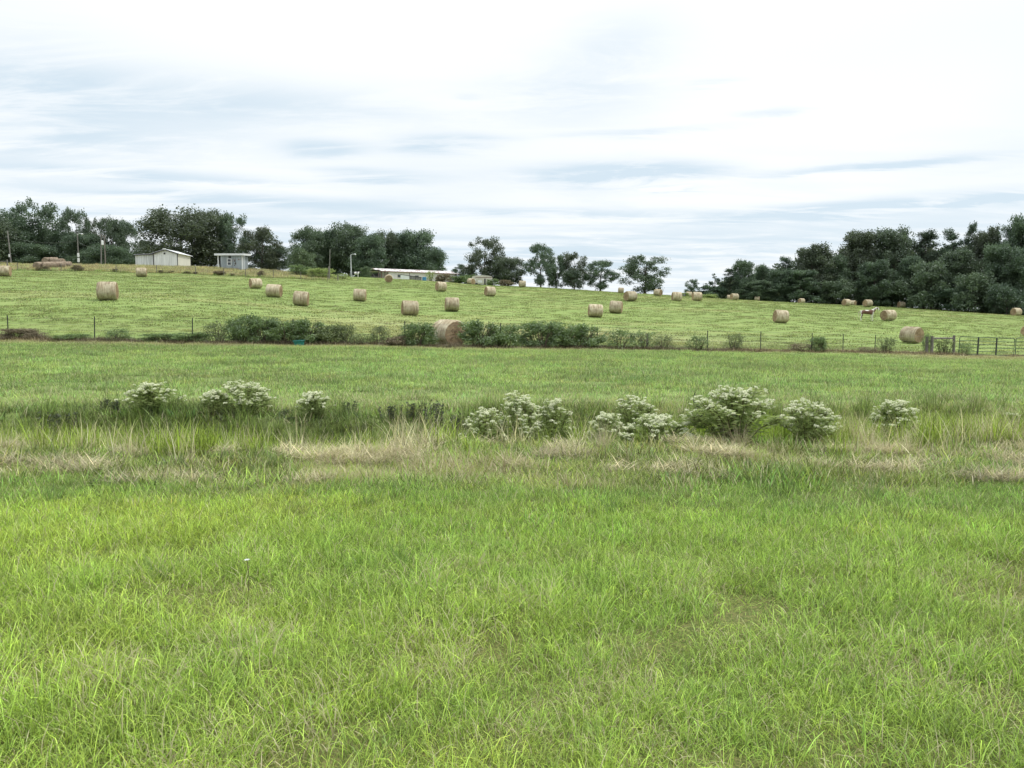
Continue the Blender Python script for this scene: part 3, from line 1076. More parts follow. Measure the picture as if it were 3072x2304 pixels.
def tree_model(kind, seed):
    """(trunk mesh, crown mesh, height, width) built once per model"""
    rs = RS(seed)
    mb = MB()
    lobes = []
    if kind == 'oak':            # dense, broad, foliage near the ground
        H, W = 18.0, 15.0
        for _ in range(72):
            t = rs.rand()
            z = 3.0 + 12.8 * t
            env = W * 0.5 * math.sqrt(max(0.05, 1 - ((z - 8.6) / 9.3) ** 2))
            r = env * math.sqrt(rs.rand()) * 0.95; a = rs.rand() * 2 * pi
            lobes.append((r * cos(a), r * sin(a), z, 1.3 + 1.2 * rs.rand()))
        n, leaf, mat = 21000, 0.48, OAK
        tr, th = 0.42, 11
    elif kind == 'open_oak':     # gaps between its clumps
        H, W = 18.0, 13.0
        for _ in range(52):
            t = rs.rand()
            z = 2.3 + 13.6 * t
            env = W * 0.5 * math.sqrt(max(0.04, 1 - ((z - 9.0) / 8.4) ** 2))
            r = env * rs.rand() ** 0.42; a = rs.rand() * 2 * pi
            lobes.append((r * cos(a), r * sin(a), z, 0.9 + 0.95 * rs.rand()))
        n, leaf, mat = 14000, 0.43, OAK
        tr, th = 0.36, 13
    elif kind == 'pine':         # bare lower trunk, layered tufts
        H, W = 20.0, 9.0
        for _ in range(50):
            t = rs.rand()
            z = 6.0 + 13.0 * t
            env = W * 0.5 * (1.05 - 0.72 * t ** 1.5)
            r = env * rs.rand() ** 0.5; a = rs.rand() * 2 * pi
            lobes.append((r * cos(a), r * sin(a), z, 0.8 + 0.75 * rs.rand()))
        n, leaf, mat = 10000, 0.48, PINE
        tr, th = 0.26, 18
    elif kind == 'woods':        # tall forest edge tree, leafy to the ground
        H, W = 20.0, 11.0
        for _ in range(84):
            t = rs.rand()
            z = 1.2 + 16.8 * t
            env = W * 0.5 * (1.0 - 0.55 * max(0, t - 0.35) ** 1.2) * (0.86 + 0.3 * rs.rand())
            r = env * math.sqrt(rs.rand()); a = rs.rand() * 2 * pi
            lobes.append((r * cos(a), r * sin(a), z, 1.0 + 1.0 * rs.rand()))
        n, leaf, mat = 25000, 0.44, OAK
        tr, th = 0.3, 15
    elif kind == 'cedar':        # cone with spiky top
        H, W = 9.0, 6.0
        for _ in range(40):
            t = rs.rand() ** 1.3
            z = 0.6 + 8.0 * t
            env = W * 0.5 * (1 - t) ** 0.85
            r = env * rs.rand() ** 0.5; a = rs.rand() * 2 * pi
            lobes.append((r * cos(a), r * sin(a), z, 0.25 + 0.6 * (1 - t)))
        n, leaf, mat = 5000, 0.32, PINE
        tr, th = 0.14, 8.6
    elif kind == 'round':        # small round-headed tree or big bush
        H, W = 6.0, 5.6
        for _ in range(34):
            t = rs.rand()
            z = 0.8 + 4.5 * t
            env = W * 0.5 * math.sqrt(max(0.05, 1 - ((z - 2.6) / 3.4) ** 2))
            r = env * math.sqrt(rs.rand()) * 0.9; a = rs.rand() * 2 * pi
            lobes.append((r * cos(a), r * sin(a), z, 0.5 + 0.5 * rs.rand()))
        n, leaf, mat = 6000, 0.27, PALE
        tr, th = 0.12, 3.5
    # trunk and limbs
    lean = rs.normal(0, 0.35, 2)
    P = []
    for i in range(8):
        t = i / 7
        P.append((lean[0] * t * t + rs.normal(0, 0.05), lean[1] * t * t + rs.normal(0, 0.05), th * t - 0.3))
    mb.tube(P, [tr * (1.35 if i == 0 else 1) * (1 - 0.82 * i / 7) for i in range(8)], 7)
    for (x, y, z, r) in lobes[:26]:
        zb = max(1.2, min(th * 0.85, z * rs.uniform(0.45, 0.8)))
        j = zb / th
        s = Vector((lean[0] * j * j, lean[1] * j * j, zb))
        e = Vector((x, y, z))
        mid = s.lerp(e, 0.5) + Vector((rs.normal(0, .3), rs.normal(0, .3), -0.06 * (e - s).length + rs.normal(0, .2)))
        r0 = tr * 0.36 * (1 - 0.6 * j)
        mb.tube([s, s.lerp(mid, .5) + Vector((0, 0, .1)), mid, e], [r0, r0 * .8, r0 * .6, r0 * .2], 4, False)
    flat = 0.45 if kind == 'pine' else 0.0
    sq = 0.5 if kind == 'pine' else 0.8
    crown = crown_mesh(kind + '_crown', lobes, n, leaf, mat, rs, sq, flat)
    trunk = mb.mesh(kind + '_trunk', BARK)
    H, W = bounds(crown)
    return trunk, crown, H, W


MODELS = {}
for kind, seeds in (('oak', (1, 2, 3)), ('open_oak', (4, 5, 6, 7)), ('pine', (8, 9, 10)), ('woods', (11, 12, 13, 14)), ('cedar', (15,)), ('round', (16, 17, 18))):
    MODELS[kind] = [tree_model(kind, s) for s in seeds]

tree_count = [0]


def tree(name, kind, u, vtop, w_px, d, label, cat='tree', group=None, crown_mat=None, model=None, vb=None):
    """a tree whose top is seen at row vtop, w_px wide in the photograph, standing at depth d"""
    ms = MODELS[kind]
    i = tree_count[0]; tree_count[0] += 1
    trunk, crown, H, W = ms[(i if model is None else model) % len(ms)]
    base = stand(u, d)
    top = at(u, vtop, d)
    h = max(1.0, top.z - base.z)
    w = w_px / F * d
    r = link(name, None, loc=(base.x, base.y, base.z - 0.1))
    r.empty_display_size = 1
    rz = (i * 2.399) % (2 * pi)
    r.rotation_euler = (0, 0, rz)
    r.scale = (w / W, w / W, h / H)
    tag(r, label, cat, group)
    link('trunk', trunk, r)
    c = link('crown', crown, r)
    if crown_mat is not None:
        c.material_slots[0].link = 'OBJECT'
        c.material_slots[0].material = crown_mat
    return r


WOODS_L = 'trees of the wood behind the hay pile'
RIGHT = 'trees of the forest edge on the right'
LINE = 'trees standing along the crest of the field'
# name, kind, u, v top, width px, depth, label
T = [
    ('oak_tree', 'oak', -60, 640, 190, 215, 'dark oak cut off by the left edge of the picture', WOODS_L),
    ('oak_tree', 'oak', 40, 636, 130, 225, 'dark rounded oak rising behind the leftmost utility pole', WOODS_L),
    ('oak_tree', 'open_oak', 128, 606, 130, 232, 'tallest dark oak of the left wood, straight above the pile of old bales', WOODS_L),
    ('oak_tree', 'oak', 190, 690, 110, 236, 'lower dark oak in the dip between the two tallest crowns of the left wood', WOODS_L),
    ('oak_tree', 'open_oak', 240, 627, 80, 230, 'narrow open crowned tree above the lamp pole in the left wood', WOODS_L),
    ('oak_tree', 'oak', 262, 700, 100, 226, 'dark leafy tree filling the gap behind the lamp pole', WOODS_L),
    ('oak_tree', 'open_oak', 292, 655, 60, 236, 'thin airy tree just left of the pair of utility poles', WOODS_L),
    ('oak_tree', 'open_oak', 340, 655, 80, 228, 'grey green tree whose crown stands over the pair of utility poles', WOODS_L),
    ('oak_tree', 'oak', 385, 662, 80, 234, 'right hand end tree of the left wood, just left of the white barn', WOODS_L),
    ('oak_tree', 'oak', 330, 735, 130, 222, 'low dark leafy tree at the feet of the pair of utility poles', WOODS_L),
    ('oak_tree', 'oak', 95, 730, 150, 222, 'low dark leafy tree directly behind the pile of old bales', WOODS_L),
    ('oak_tree', 'open_oak', 445, 722, 60, 226, 'small ragged tree beside the left lean-to of the white barn', None),
    ('oak_tree', 'oak', 555, 630, 215, 212, 'massive broad oak towering behind the white barn', None),
    ('oak_tree', 'oak', 640, 632, 120, 220, 'tall oak merging into the right side of the massive oak behind the barn', None),
    ('oak_tree', 'open_oak', 708, 640, 85, 215, 'open topped oak rising over the grey shed', None),
    ('oak_tree', 'open_oak', 790, 684, 110, 210, 'oak standing alone just right of the grey shed', None),
    ('oak_tree', 'oak', 820, 735, 95, 214, 'lower bushy half of the oak clump right of the grey shed', None),
    ('oak_tree', 'oak', 930, 684, 105, 205, 'left hand oak of the big dark grove behind the small pale tree', None),
    ('oak_tree', 'oak', 985, 690, 120, 212, 'dark oak of the grove rising behind the bare thin pole', None),
    ('oak_tree', 'oak', 1048, 673, 120, 210, 'highest oak of the grove, above the street lamp', None),
    ('oak_tree', 'oak', 1105, 705, 110, 207, 'dark oak of the grove right of the street lamp', None),
    ('oak_tree', 'oak', 1150, 694, 100, 216, 'oak with a notch beside it, above the porch of the long white home', None),
    ('oak_tree', 'oak', 1212, 706, 100, 218, 'oak rising behind the left half of the long white home', None),
    ('oak_tree', 'oak', 1248, 690, 130, 218, 'broad oak rising behind the middle of the long white home', None),
    ('oak_tree', 'oak', 1298, 745, 90, 216, 'lowest oak of the grove, sloping down over the right part of the long home', None),
    ('oak_tree', 'open_oak', 1395, 792, 70, 206, 'small dark tree between the long home and the cream trailer', None),
    ('oak_tree', 'open_oak', 1455, 714, 105, 202, 'tall spreading oak behind the cream trailer', LINE),
    ('oak_tree', 'oak', 1525, 770, 100, 200, 'lower round oak right of the tall one behind the cream trailer', LINE),
    ('oak_tree', 'open_oak', 1622, 733, 85, 196, 'high open crowned oak with its bare trunk showing on the crest', LINE),
    ('oak_tree', 'open_oak', 1668, 765, 65, 200, 'narrower grey green tree touching the oak with the bare trunk', LINE),
    ('oak_tree', 'open_oak', 1722, 757, 80, 200, 'round topped oak behind the bushy green tree on the crest', LINE),
    ('bushy_tree', 'round', 1716, 808, 58, 190, 'short bushy green tree growing on the crest in front of the oaks', LINE),
    ('oak_tree', 'open_oak', 1800, 780, 95, 198, 'spreading oak at the right end of the middle tree row', LINE),
    ('oak_tree', 'open_oak', 1934, 767, 132, 194, 'lone wide oak on the crest with sky all round it', LINE),
    ('oak_tree', 'open_oak', 2074, 837, 38, 204, 'smallest oak on the skyline, above three bales', LINE),
    ('cedar_tree', 'cedar', 2144, 822, 74, 200, 'pointed dark cedar at the left foot of the forest edge', RIGHT),
    ('cedar_tree', 'cedar', 2112, 850, 60, 202, 'low dark cedar left of the pointed one by the forest edge', RIGHT),
    ('pine_tree', 'pine', 2188, 805, 50, 200, 'ragged leaning pine that opens the forest edge on its left', RIGHT),
    ('pine_tree', 'woods', 2230, 780, 70, 198, 'first full pine of the forest edge, above the smallest white bale', RIGHT),
    ('pine_tree', 'woods', 2290, 795, 65, 200, 'dark round topped pine left of the dip in the forest edge', RIGHT),
    ('pine_tree', 'pine', 2350, 770, 60, 205, 'pine with a round tuft rising over the left part of the forest edge', RIGHT),
    ('forest_tree', 'woods', 2340, 810, 80, 196, 'lower leafy tree under the round tufted pine', RIGHT),
    ('forest_tree', 'woods', 2432, 735, 120, 200, 'broad brownish green tree with twiggy top, left of the highest forest crowns', RIGHT),
    ('forest_tree', 'woods', 2500, 765, 80, 198, 'reddish green tree in the notch before the highest forest crowns', RIGHT),
    ('forest_tree', 'woods', 2575, 693, 115, 200, 'left of the two great crowns in the middle of the forest edge', RIGHT),
    ('forest_tree', 'woods', 2675, 683, 130, 198, 'right of the two great crowns in the middle of the forest edge', RIGHT),
    ('pine_tree', 'pine', 2770, 692, 90, 192, 'open pine with sky showing through, right of the great crowns', RIGHT),
    ('forest_tree', 'woods', 2735, 770, 90, 188, 'dark leafy tree below the open pine', RIGHT),
    ('pine_tree', 'pine', 2850, 687, 85, 190, 'dark flat topped pine between the open pine and the round tufted one', RIGHT),
    ('pine_tree', 'pine', 2905, 668, 46, 188, 'tall slim pine with a round tuft sticking out of the skyline', RIGHT),
    ('forest_tree', 'woods', 2950, 684, 90, 185, 'dark crown right of the slim round tufted pine', RIGHT),
    ('pine_tree', 'pine', 3010, 680, 80, 182, 'broad pine just left of the highest crown at the right edge', RIGHT),
    ('oak_tree', 'woods', 3065, 648, 110, 178, 'highest crown of the forest at the right edge of the picture', RIGHT),
    ('forest_tree', 'woods', 3000, 730, 110, 172, 'brownish green tree under the broad pine at the right', RIGHT),
    ('forest_tree', 'woods', 3072, 745, 110, 168, 'dark leafy tree under the highest crown at the right edge', RIGHT),
    ('forest_tree', 'woods', 2870, 752, 120, 180, 'wide mid green tree in front of the flat topped pine', RIGHT),
    ('forest_tree', 'woods', 3160, 640, 130, 172, 'forest tree standing just beyond the right edge of the picture', RIGHT),
    ('forest_tree', 'woods', 3270, 660, 140, 165, 'second forest tree beyond the right edge of the picture', RIGHT),
    ('forest_tree', 'woods', 2620, 780, 110, 190, 'dark leafy tree below the two great crowns', RIGHT),
    ('forest_tree', 'woods', 2270, 840, 90, 194, 'low dark tree behind the lone white bale at the forest foot', RIGHT),
    ('forest_tree', 'woods', 2400, 810, 110, 194, 'low reddish green tree behind the half hidden bale', RIGHT),
    ('bushy_tree', 'round', 2508, 838, 100, 192, 'pale green bushy tree at the forest foot, left of the paired bales', RIGHT),
    ('bushy_tree', 'round', 2735, 830, 110, 184, 'mid green bushy tree at the forest foot, right of the bale pairs', RIGHT),
    ('bushy_tree', 'round', 2790, 780, 130, 180, 'tall grey green bushy tree at the forest foot, under the open pine', RIGHT),
    ('bushy_tree', 'round', 2925, 815, 120, 170, 'rounded pale green bushy tree with domed top at the forest foot', RIGHT),
    ('bushy_tree', 'round', 3020, 850, 110, 163, 'low dark bushy tree above the rightmost whole bale', RIGHT),
    ('bushy_tree', 'round', 2850, 860, 120, 176, 'low dark bushy tree left of the domed pale one', RIGHT),
    ('bushy_tree', 'round', 2640, 855, 110, 196, 'dark bushy tree right behind the bale over the horse', RIGHT),
    ('pale_tree', 'round', 917, 743, 74, 168, 'small pale green willow like tree beside the thin bare pole', None),
    ('pale_tree', 'round', 1100, 798, 34, 182, 'small pale green bush by the lean-to frame of the long home', None),
]
for (nm, kd, u, vt, w, d, lab, grp) in T:
    cm = None
    if kd == 'round':
        cm = PALE if nm == 'pale_tree' else None
        if u in (2640, 2850, 3020, 1716): cm = PINE
        elif nm == 'bushy_tree': cm = mat_leaf('forest_foot_leaves', (0.075, 0.115, 0.068), (0.15, 0.205, 0.11), 0.35, 0.04, 0.5) if 'FF' not in globals() else FF
        if nm == 'bushy_tree' and cm is not PINE: FF = cm
    tree(nm, kd, u, vt, w, d, lab, 'tree', grp, cm)

# the woods go on behind their front rows: one mass nobody could count
def wood_mass(name, cols, seed, mat, label, n_lobe=420, n_leaf=60000):
    rs = RS(seed)
    us = [c[0] for c in cols]
    lobes = []
    for _ in range(n_lobe):
        u = rs.uniform(us[0], us[-1])
        d = np.interp(u, us, [c[2] for c in cols]) + rs.uniform(0, 16)
        b = stand(u, d)
        top = at(u, float(np.interp(u, us, [c[1] for c in cols])), d).z
        z = b.z + 1 + (top - b.z - 2) * rs.rand() ** .8
        lobes.append((b.x, b.y, z, rs.uniform(1.6, 2.8)))
    me = crown_mesh(name, lobes, n_leaf, .85, mat, rs, .9)
    tag(link(name, me), label, 'wood', None, 'stuff')


wood_mass('forest', [(2170, 850, 212), (2300, 828, 212), (2430, 775, 214), (2560, 735, 214), (2680, 725, 212), (2800, 745, 205),
                     (2920, 725, 200), (3072, 710, 192), (3300, 710, 180)], 401, OAK, 'dark forest continuing behind the trees of its edge')
wood_mass('grove', [(885, 735, 224), (1000, 720, 226), (1250, 740, 228), (1310, 790, 228)], 403, OAK, 'dark undergrowth behind the oak grove', 120, 16000)
wood_mass('wood', [(-250, 690, 240), (0, 690, 242), (130, 680, 245), (230, 715, 245), (400, 735, 245)], 402, OAK,
          'dark wood continuing behind the trees at the left', 150, 20000)

# ------------------------------------------------------------------ undergrowth: bushes
def bush_model(seed, twiggy=False, n=5200, leaf=0.058):
    rs = RS(seed)
    lobes = []
    mb = MB()
    for _ in range(36):
        z = rs.uniform(0.12, 0.88)
        env = 0.5 * math.sqrt(max(0.08, 1 - ((z - 0.35) / 0.75) ** 2))
        r = env * math.sqrt(rs.rand()); a = rs.rand() * 2 * pi
        lobes.append((r * cos(a), r * sin(a), z, rs.uniform(0.08, 0.19)))
    for _ in range(26):
        a = rs.rand() * 2 * pi; r = rs.uniform(0.1, 0.5)
        e = (r * cos(a), r * sin(a), rs.uniform(0.4, 1.0))
        s = (r * 0.3 * cos(a) + rs.normal(0, .05), r * 0.3 * sin(a) + rs.normal(0, .05), -0.05)
        m = (s[0] * .5 + e[0] * .5 + rs.normal(0, .04), s[1] * .5 + e[1] * .5 + rs.normal(0, .04), e[2] * .55)
        mb.tube([s, m, e], [.011, .008, .003], 3, False)
        if twiggy: lobes.append((e[0], e[1], e[2], 0.05))
    crown = crown_mesh('bush_foliage', lobes, n, leaf, HEDGE, rs, 0.85, 0, 0.25)
    return mb.mesh('bush_stems', TWIG), crown


BUSH = [bush_model(s) for s in (1, 2, 3, 4)]
THIN = [bush_model(s, True, 1500, 0.055) for s in (5, 6, 7)]
bc = [0]


def bush(name, u, vtop, w_px, d, label, mat=None, thinb=False, cat='bush', group=None, depth=None, vbase=None):
    i = bc[0]; bc[0] += 1
    st, cr = (THIN if thinb else BUSH)[i % (3 if thinb else 4)]
    bh, bw = bounds(cr)
    b = stand(u, d)
    h = max(0.25, at(u, vtop, d).z - b.z)
    w = w_px / F * d * (1.2 if name == 'fence_bush' else 1.0)
    r = link(name, None, loc=(b.x, b.y, b.z))
    r.rotation_euler = (0, 0, (i * 1.7) % 6.28 if depth is None else 0)
    r.scale = (w / bw, depth or w / bw, h / bh)
    tag(r, label, cat, group)
    link('stems', st, r)
    c = link('foliage', cr, r)
    if mat is not None:
        c.material_slots[0].link = 'OBJECT'
        c.material_slots[0].material = mat
    return r


HG = 'bushes grown into the wire fence'
fd_ = lambda u, o=0: float(fence_depth(u)) + o
for (nm, u, vt, w, off, lab, mat, th) in [
    ('dry_bush', 50, 985, 120, 0.2, 'dry brown bush at the left end of the wire fence', BROWN_LEAF, False),
    ('dry_bush', 110, 995, 70, 0.1, 'smaller dry brown bush just right of the one at the left fence end', BROWN_LEAF, True),
    ('vine_bush', 350, 985, 90, 0.2, 'low leafy hump on the fence between the second and third thin posts', None, True),
    ('vine_bush', 210, 1002, 120, 0.0, 'lowest dark tangle on the fence left of the second thin post', None, False),
    ('vine_bush', 480, 1000, 130, 0.0, 'low dark tangle on the fence left of the third thin post', None, False),
    ('vine_bush', 575, 998, 110, 0.0, 'low dark tangle at the foot of the third thin post', None, False),
    ('vine_bush', 655, 965, 90, 0.8, 'thin pale leafed sapling left of the first tall fence bush', HEDGE_LIGHT, True),
    ('fence_bush', 730, 945, 95, 0.3, 'tall leafy bush that starts the green hedge, left of the teal tub', None, False),
    ('fence_bush', 785, 952, 90, 0.2, 'second tall leafy bush of the hedge left of the teal tub', None, False),
    ('fence_bush', 860, 963, 110, 0.1, 'wide leafy bush directly behind the teal tub', None, False),
    ('fence_bush', 925, 958, 90, 0.1, 'bushy hedge section just right of the teal tub', None, False),
    ('fence_bush', 985, 975, 90, 0.2, 'hedge section that slopes down right of the teal tub', HEDGE_LIGHT, False),
    ('fence_bush', 1035, 970, 50, 0.3, 'spiky sprig where the left hedge thins out', HEDGE_LIGHT, True),
    ('vine_bush', 1085, 1000, 90, 0.1, 'low pale leafed weeds in the gap of the hedge', HEDGE_LIGHT, True),
    ('vine_bush', 1140, 975, 60, 0.4, 'spindly yellow green sapling in the gap left of the brown heap', HEDGE_LIGHT, True),
    ('dry_bush', 1190, 1008, 75, -0.3, 'rust brown twiggy heap beside the bush left of the big bale', BROWN_LEAF, False),
    ('fence_bush', 1252, 968, 85, -0.1, 'round leafy bush just left of the biggest bale', None, False),
    ('vine_bush', 1222, 990, 50, 0.0, 'small leafy bush round the post left of the biggest bale', None, True),
    ('fence_bush', 1440, 962, 110, 0.0, 'dense dark bush just right of the biggest bale', None, False),
    ('fence_bush', 1510, 975, 90, 0.0, 'dense dark bush second to the right of the biggest bale', None, False),
    ('fence_bush', 1620, 965, 130, 0.0, 'broad domed bush in the middle of the right hedge', None, False),
    ('fence_bush', 1690, 985, 80, 0.0, 'lower bush right of the broad domed one in the hedge', None, False),
    ('fence_bush', 1755, 972, 90, 0.0, 'pointed dark bush that ends the right hedge', None, False),
    ('vine_bush', 1860, 986, 100, 0.2, 'arching thin vines over the fence right of the hedge', HEDGE, True),
    ('vine_bush', 1930, 992, 80, 0.2, 'thin leafy vines by the short wooden stake', HEDGE, True),
    ('vine_bush', 1990, 1005, 60, 0.2, 'wispy pale weeds between the wooden stake and the next post', HEDGE_LIGHT, True),
    ('vine_bush', 2095, 1006, 70, 0.0, 'low bush at the foot of the post right of the vines', HEDGE, True),
    ('vine_bush', 2205, 1000, 60, 0.2, 'wispy weed on the fence in its bare stretch, left of a thin post', HEDGE_LIGHT, True),
    ('fence_bush', 2456, 1010, 40, -0.2, 'small upright dark bush standing against a thin post', None, False),
    ('vine_bush', 2400, 1030, 80, 0.0, 'low brownish weeds left of the small upright bush', BROWN_LEAF, True),
    ('vine_bush', 2660, 1010, 60, 0.1, 'thin leafy weed right of the last thin post before the gate', HEDGE_LIGHT, True),
    ('vine_bush', 2610, 1040, 70, -0.1, 'low grey weeds at the last thin post before the gate', BROWN_LEAF, True),
    ('vine_bush', 2785, 998, 30, 0.3, 'leafy vine climbing the left wooden corner post', HEDGE, True),
    ('vine_bush', 2835, 1015, 60, 0.1, 'thin leafy weed between the two wooden corner posts', HEDGE_LIGHT, True),
    ('vine_bush', 2900, 1026, 36, -0.2, 'small green weed growing through the left bars of the gate', HEDGE, True),
]:
    bush(nm, u, vt, w, fd_(u, off), lab, mat, th, 'bush', HG, depth=1.3 if not th else None)

for (nm, u, vt, w, d, lab, mat, th) in [
    ('roadside_bush', 905, 795, 70, 160, 'low bush at the foot of the small pale tree', HEDGE, False),
    ('roadside_bush', 960, 805, 80, 156, 'low grey green scrub left of the thin bare pole', WEED_LEAF, False),
    ('roadside_bush', 1030, 820, 40, 160, 'small scrub right of the thin bare pole', WEED_LEAF, True),
    ('dry_bush', 1330, 822, 46, 183, 'rust brown bush in front of the long home', BROWN_LEAF, False),
    ('roadside_bush', 1292, 812, 30, 184, 'thin grey tree-like bush in front of the long home', WEED_LEAF, True),
    ('roadside_bush', 1375, 828, 60, 186, 'dark hedge lump between the brown bush and the cream trailer', HEDGE, False),
    ('roadside_bush', 1408, 824, 40, 190, 'dark hedge lump touching the left end of the cream trailer', HEDGE, False),
    ('roadside_bush', 1478, 836, 36, 184, 'dark bush at the right end of the cream trailer', HEDGE, False),
    ('dry_bush', 1515, 840, 50, 188, 'brownish bush between the cream trailer and the skyline bale', BROWN_LEAF, False),
    ('roadside_bush', 2052, 878, 24, 187, 'small green shrub between two bales on the skyline', WEED_LEAF, False),
    ('roadside_bush', 2128, 882, 50, 190, 'pale green scrub right of the pair of skyline bales', WEED_LEAF, False),
    ('dry_bush', 135, 798, 36, 146, 'brown bush at the front of the old bale pile', BROWN_LEAF, False),
    ('dry_bush', 238, 795, 34, 146, 'dark brown weed clump under the lamp pole', BROWN_LEAF, False),
    ('dry_bush', 350, 806, 16, 146, 'tiny brown weed left of the top bale', BROWN_LEAF, False),
    ('dry_bush', 488, 810, 14, 146, 'tiny brown weed below the middle of the barn', BROWN_LEAF, False),
    ('dry_bush', 518, 812, 20, 146, 'tiny brown weed below the right part of the barn', BROWN_LEAF, False),
    ('dry_bush', 565, 814, 22, 146, 'small brown weed right of the barn on the far fence', BROWN_LEAF, False),
    ('dry_bush', 590, 815, 14, 146, 'tiny brown weed at a far fence post right of the barn', BROWN_LEAF, False),
    ('dry_bush', 665, 812, 34, 146, 'widest brown weed clump, below the grey shed', BROWN_LEAF, False),
    ('dry_bush', 700, 820, 20, 146, 'small brown weed under the right half of the shed', BROWN_LEAF, False),
    ('dry_bush', 785, 812, 22, 147, 'brown weed clump right of the shed on the far fence', BROWN_LEAF, False),
]:
    bush(nm, u, vt, w, d, lab, mat, th, 'bush', 'bushes and weeds near the crest')
# bramble at the foot of the forest
for k, u in enumerate((2480, 2560, 2700, 2800, 2900, 2990, 3070)):
    d = float(np.interp(u, [2100, 2300, 2500, 2700, 2900, 3072], [188, 194, 202, 204, 184, 166])) + 5
    names = ['left of the paired bales', 'behind the paired bales', 'behind the bale right of the horse', 'left of the domed pale tree',
             'below the domed pale tree', 'left of the rightmost bale', 'behind the rightmost bale']
    bush('bramble', u, float(np.interp(u, [2300, 2500, 2700, 2900, 3072], [892, 898, 910, 925, 932])), 120, d,
         'dark green bramble at the forest foot, ' + names[k], OAK, False, 'bush', 'brambles along the forest foot', depth=4.0)

# ------------------------------------------------------------------ hay bales
rs = RS(9)


def bale_meshes(old=False, seed=0):
    rs = RS(90 + seed)
    nx, na = 12, 40
    V = []
    L, R = 0.73, 0.75
    for i in range(nx + 1):
        t = -1 + 2 * i / nx
        edge = 1 - 0.09 * max(0, (abs(t) - 0.82) / 0.18) ** 2
        for k in range(na):
            a = 2 * pi * k / na
            r = R * edge * (1 + 0.018 * (vnoise(i * 0.9, k * 0.35, 3 + seed) - 0.5) * 2 + 0.012 * rs.normal() + 0.02 * sin(3 * a + seed))
            y, z = r * sin(a), r * cos(a)
            if z < 0: z *= 0.965
            z -= 0.03 * (abs(y) / R) ** 2
            V.append((t * L, y, z))
    Fq = []
    for i in range(nx):
        for k in range(na):
            k2 = (k + 1) % na
            Fq.append((i * na + k, i * na + k2, (i + 1) * na + k2, (i + 1) * na + k))
    barrel = np_mesh('bale_side', V, [np.array(Fq)], HAY_OLD if old else HAY, smooth=True)
    ends = []
    for s in (0, 1):
        base = (nx if s else 0) * na
        ring = V[base:base + na]
        sg = 1 if s else -1
        E = list(ring)
        for q, fr in enumerate((0.86, 0.66, 0.44, 0.22)):
            for (x, y, z) in ring:
                E.append((x + sg * (0.03 * (1 - fr) + rs.normal(0, 0.012)), y * fr, z * fr))
        E.append((L * sg + sg * 0.02, 0, 0))
        ff = []
        for q in range(4):
            for k in range(na):
                k2 = (k + 1) % na
                f = (q * na + k, q * na + k2, (q + 1) * na + k2, (q + 1) * na + k)
                ff.append(f[::-1] if not s else f)
        c = len(E) - 1
        tri = [((4 * na + k), (4 * na + (k + 1) % na), c) for k in range(na)]
        tri = [t_[::-1] if not s else t_ for t_ in tri]
        me = np_mesh('bale_end', E, [np.array(ff), np.array(tri)], HAY_OLD_END if old else HAY_END, smooth=True)
        ends.append(me)
    # loose straws on the surface
    n = 420
    a = rs.rand(n) * 2 * pi; x = rs.uniform(-L, L, n)
    c = np.stack([x, R * np.sin(a) * 1.0, R * np.cos(a) * 1.0 - 0.02], 1)
    d = c * np.array([0, 1, 1]) / R * 0.5 + rs.normal(size=(n, 3)) * 0.6
    d /= np.linalg.norm(d, axis=1)[:, None]
    w = rs.normal(size=(n, 3)) * 0.006
    ln = rs.uniform(0.03, 0.10, n)[:, None]
    SV = np.stack([c - w, c + w, c + d * ln], 1).reshape(-1, 3)
    straw = np_mesh('loose_straw', SV, [np.arange(3 * n).reshape(-1, 3)], HAY_OLD if old else HAY)
    return barrel, ends, straw


BALES = [bale_meshes(False, s) for s in range(3)]
OLD = bale_meshes(True, 5)
bale_n = [0]


def bale(u, v, h_px, phi, label, d=None, group='round hay bales lying in the mown field', old=False, name='hay_bale', tilt=0.0, z=None, lenf=1.0):
    i = bale_n[0]; bale_n[0] += 1
    barrel, ends, straw = OLD if old else BALES[i % 3]
    if d is not None and d < 0:           # partly sunk behind the crest: its top shows at row -d
        best = None
        for dd in np.arange(176, 193, 1.0):
            q = stand(u, float(dd))
            e = abs(at(u, -d, float(dd)).z - (q.z + 1.47))
            if best is None or e < best[0]: best = (e, q)
        p = best[1]
    elif d is None:
        p = place(u, v, 30, 215)
        if p is None or p.y > 212:
            p = stand(u, 185)
    else:
        p = stand(u, d)
    if z is not None: p.z = z
    size = h_px / F * p.y / 1.47
    size = min(1.16, max(0.84, size))
    a = radians(phi) - math.atan2(p.x, p.y)      # turned from the line of sight
    nx, ny = sin(a), -cos(a)            # direction the visible end looks to
    rz = math.atan2(ny, nx)
    R = 0.75 * size
    # lean with the ground
    g = (g1(p.x + nx * .6, p.y + ny * .6) - g1(p.x - nx * .6, p.y - ny * .6)) / 1.2
    r = link(name, None, loc=(p.x, p.y, p.z + R * 0.955))
    r.rotation_euler = (0, -math.atan(g) + radians(tilt), rz)
    rb = RS(500 + i)
    r.scale = (size * lenf * rb.uniform(.93, 1.03), size * rb.uniform(1.0, 1.05), size * rb.uniform(.93, 1.0))
    r.rotation_euler.x = radians(rb.normal(0, 3))
    tag(r, label, 'hay bale', group)
    link('bale_side', barrel, r); link('bale_end', ends[0], r); link('bale_end', ends[1], r); tag(link('loose_straw', straw, r), kind='stuff')
    return r


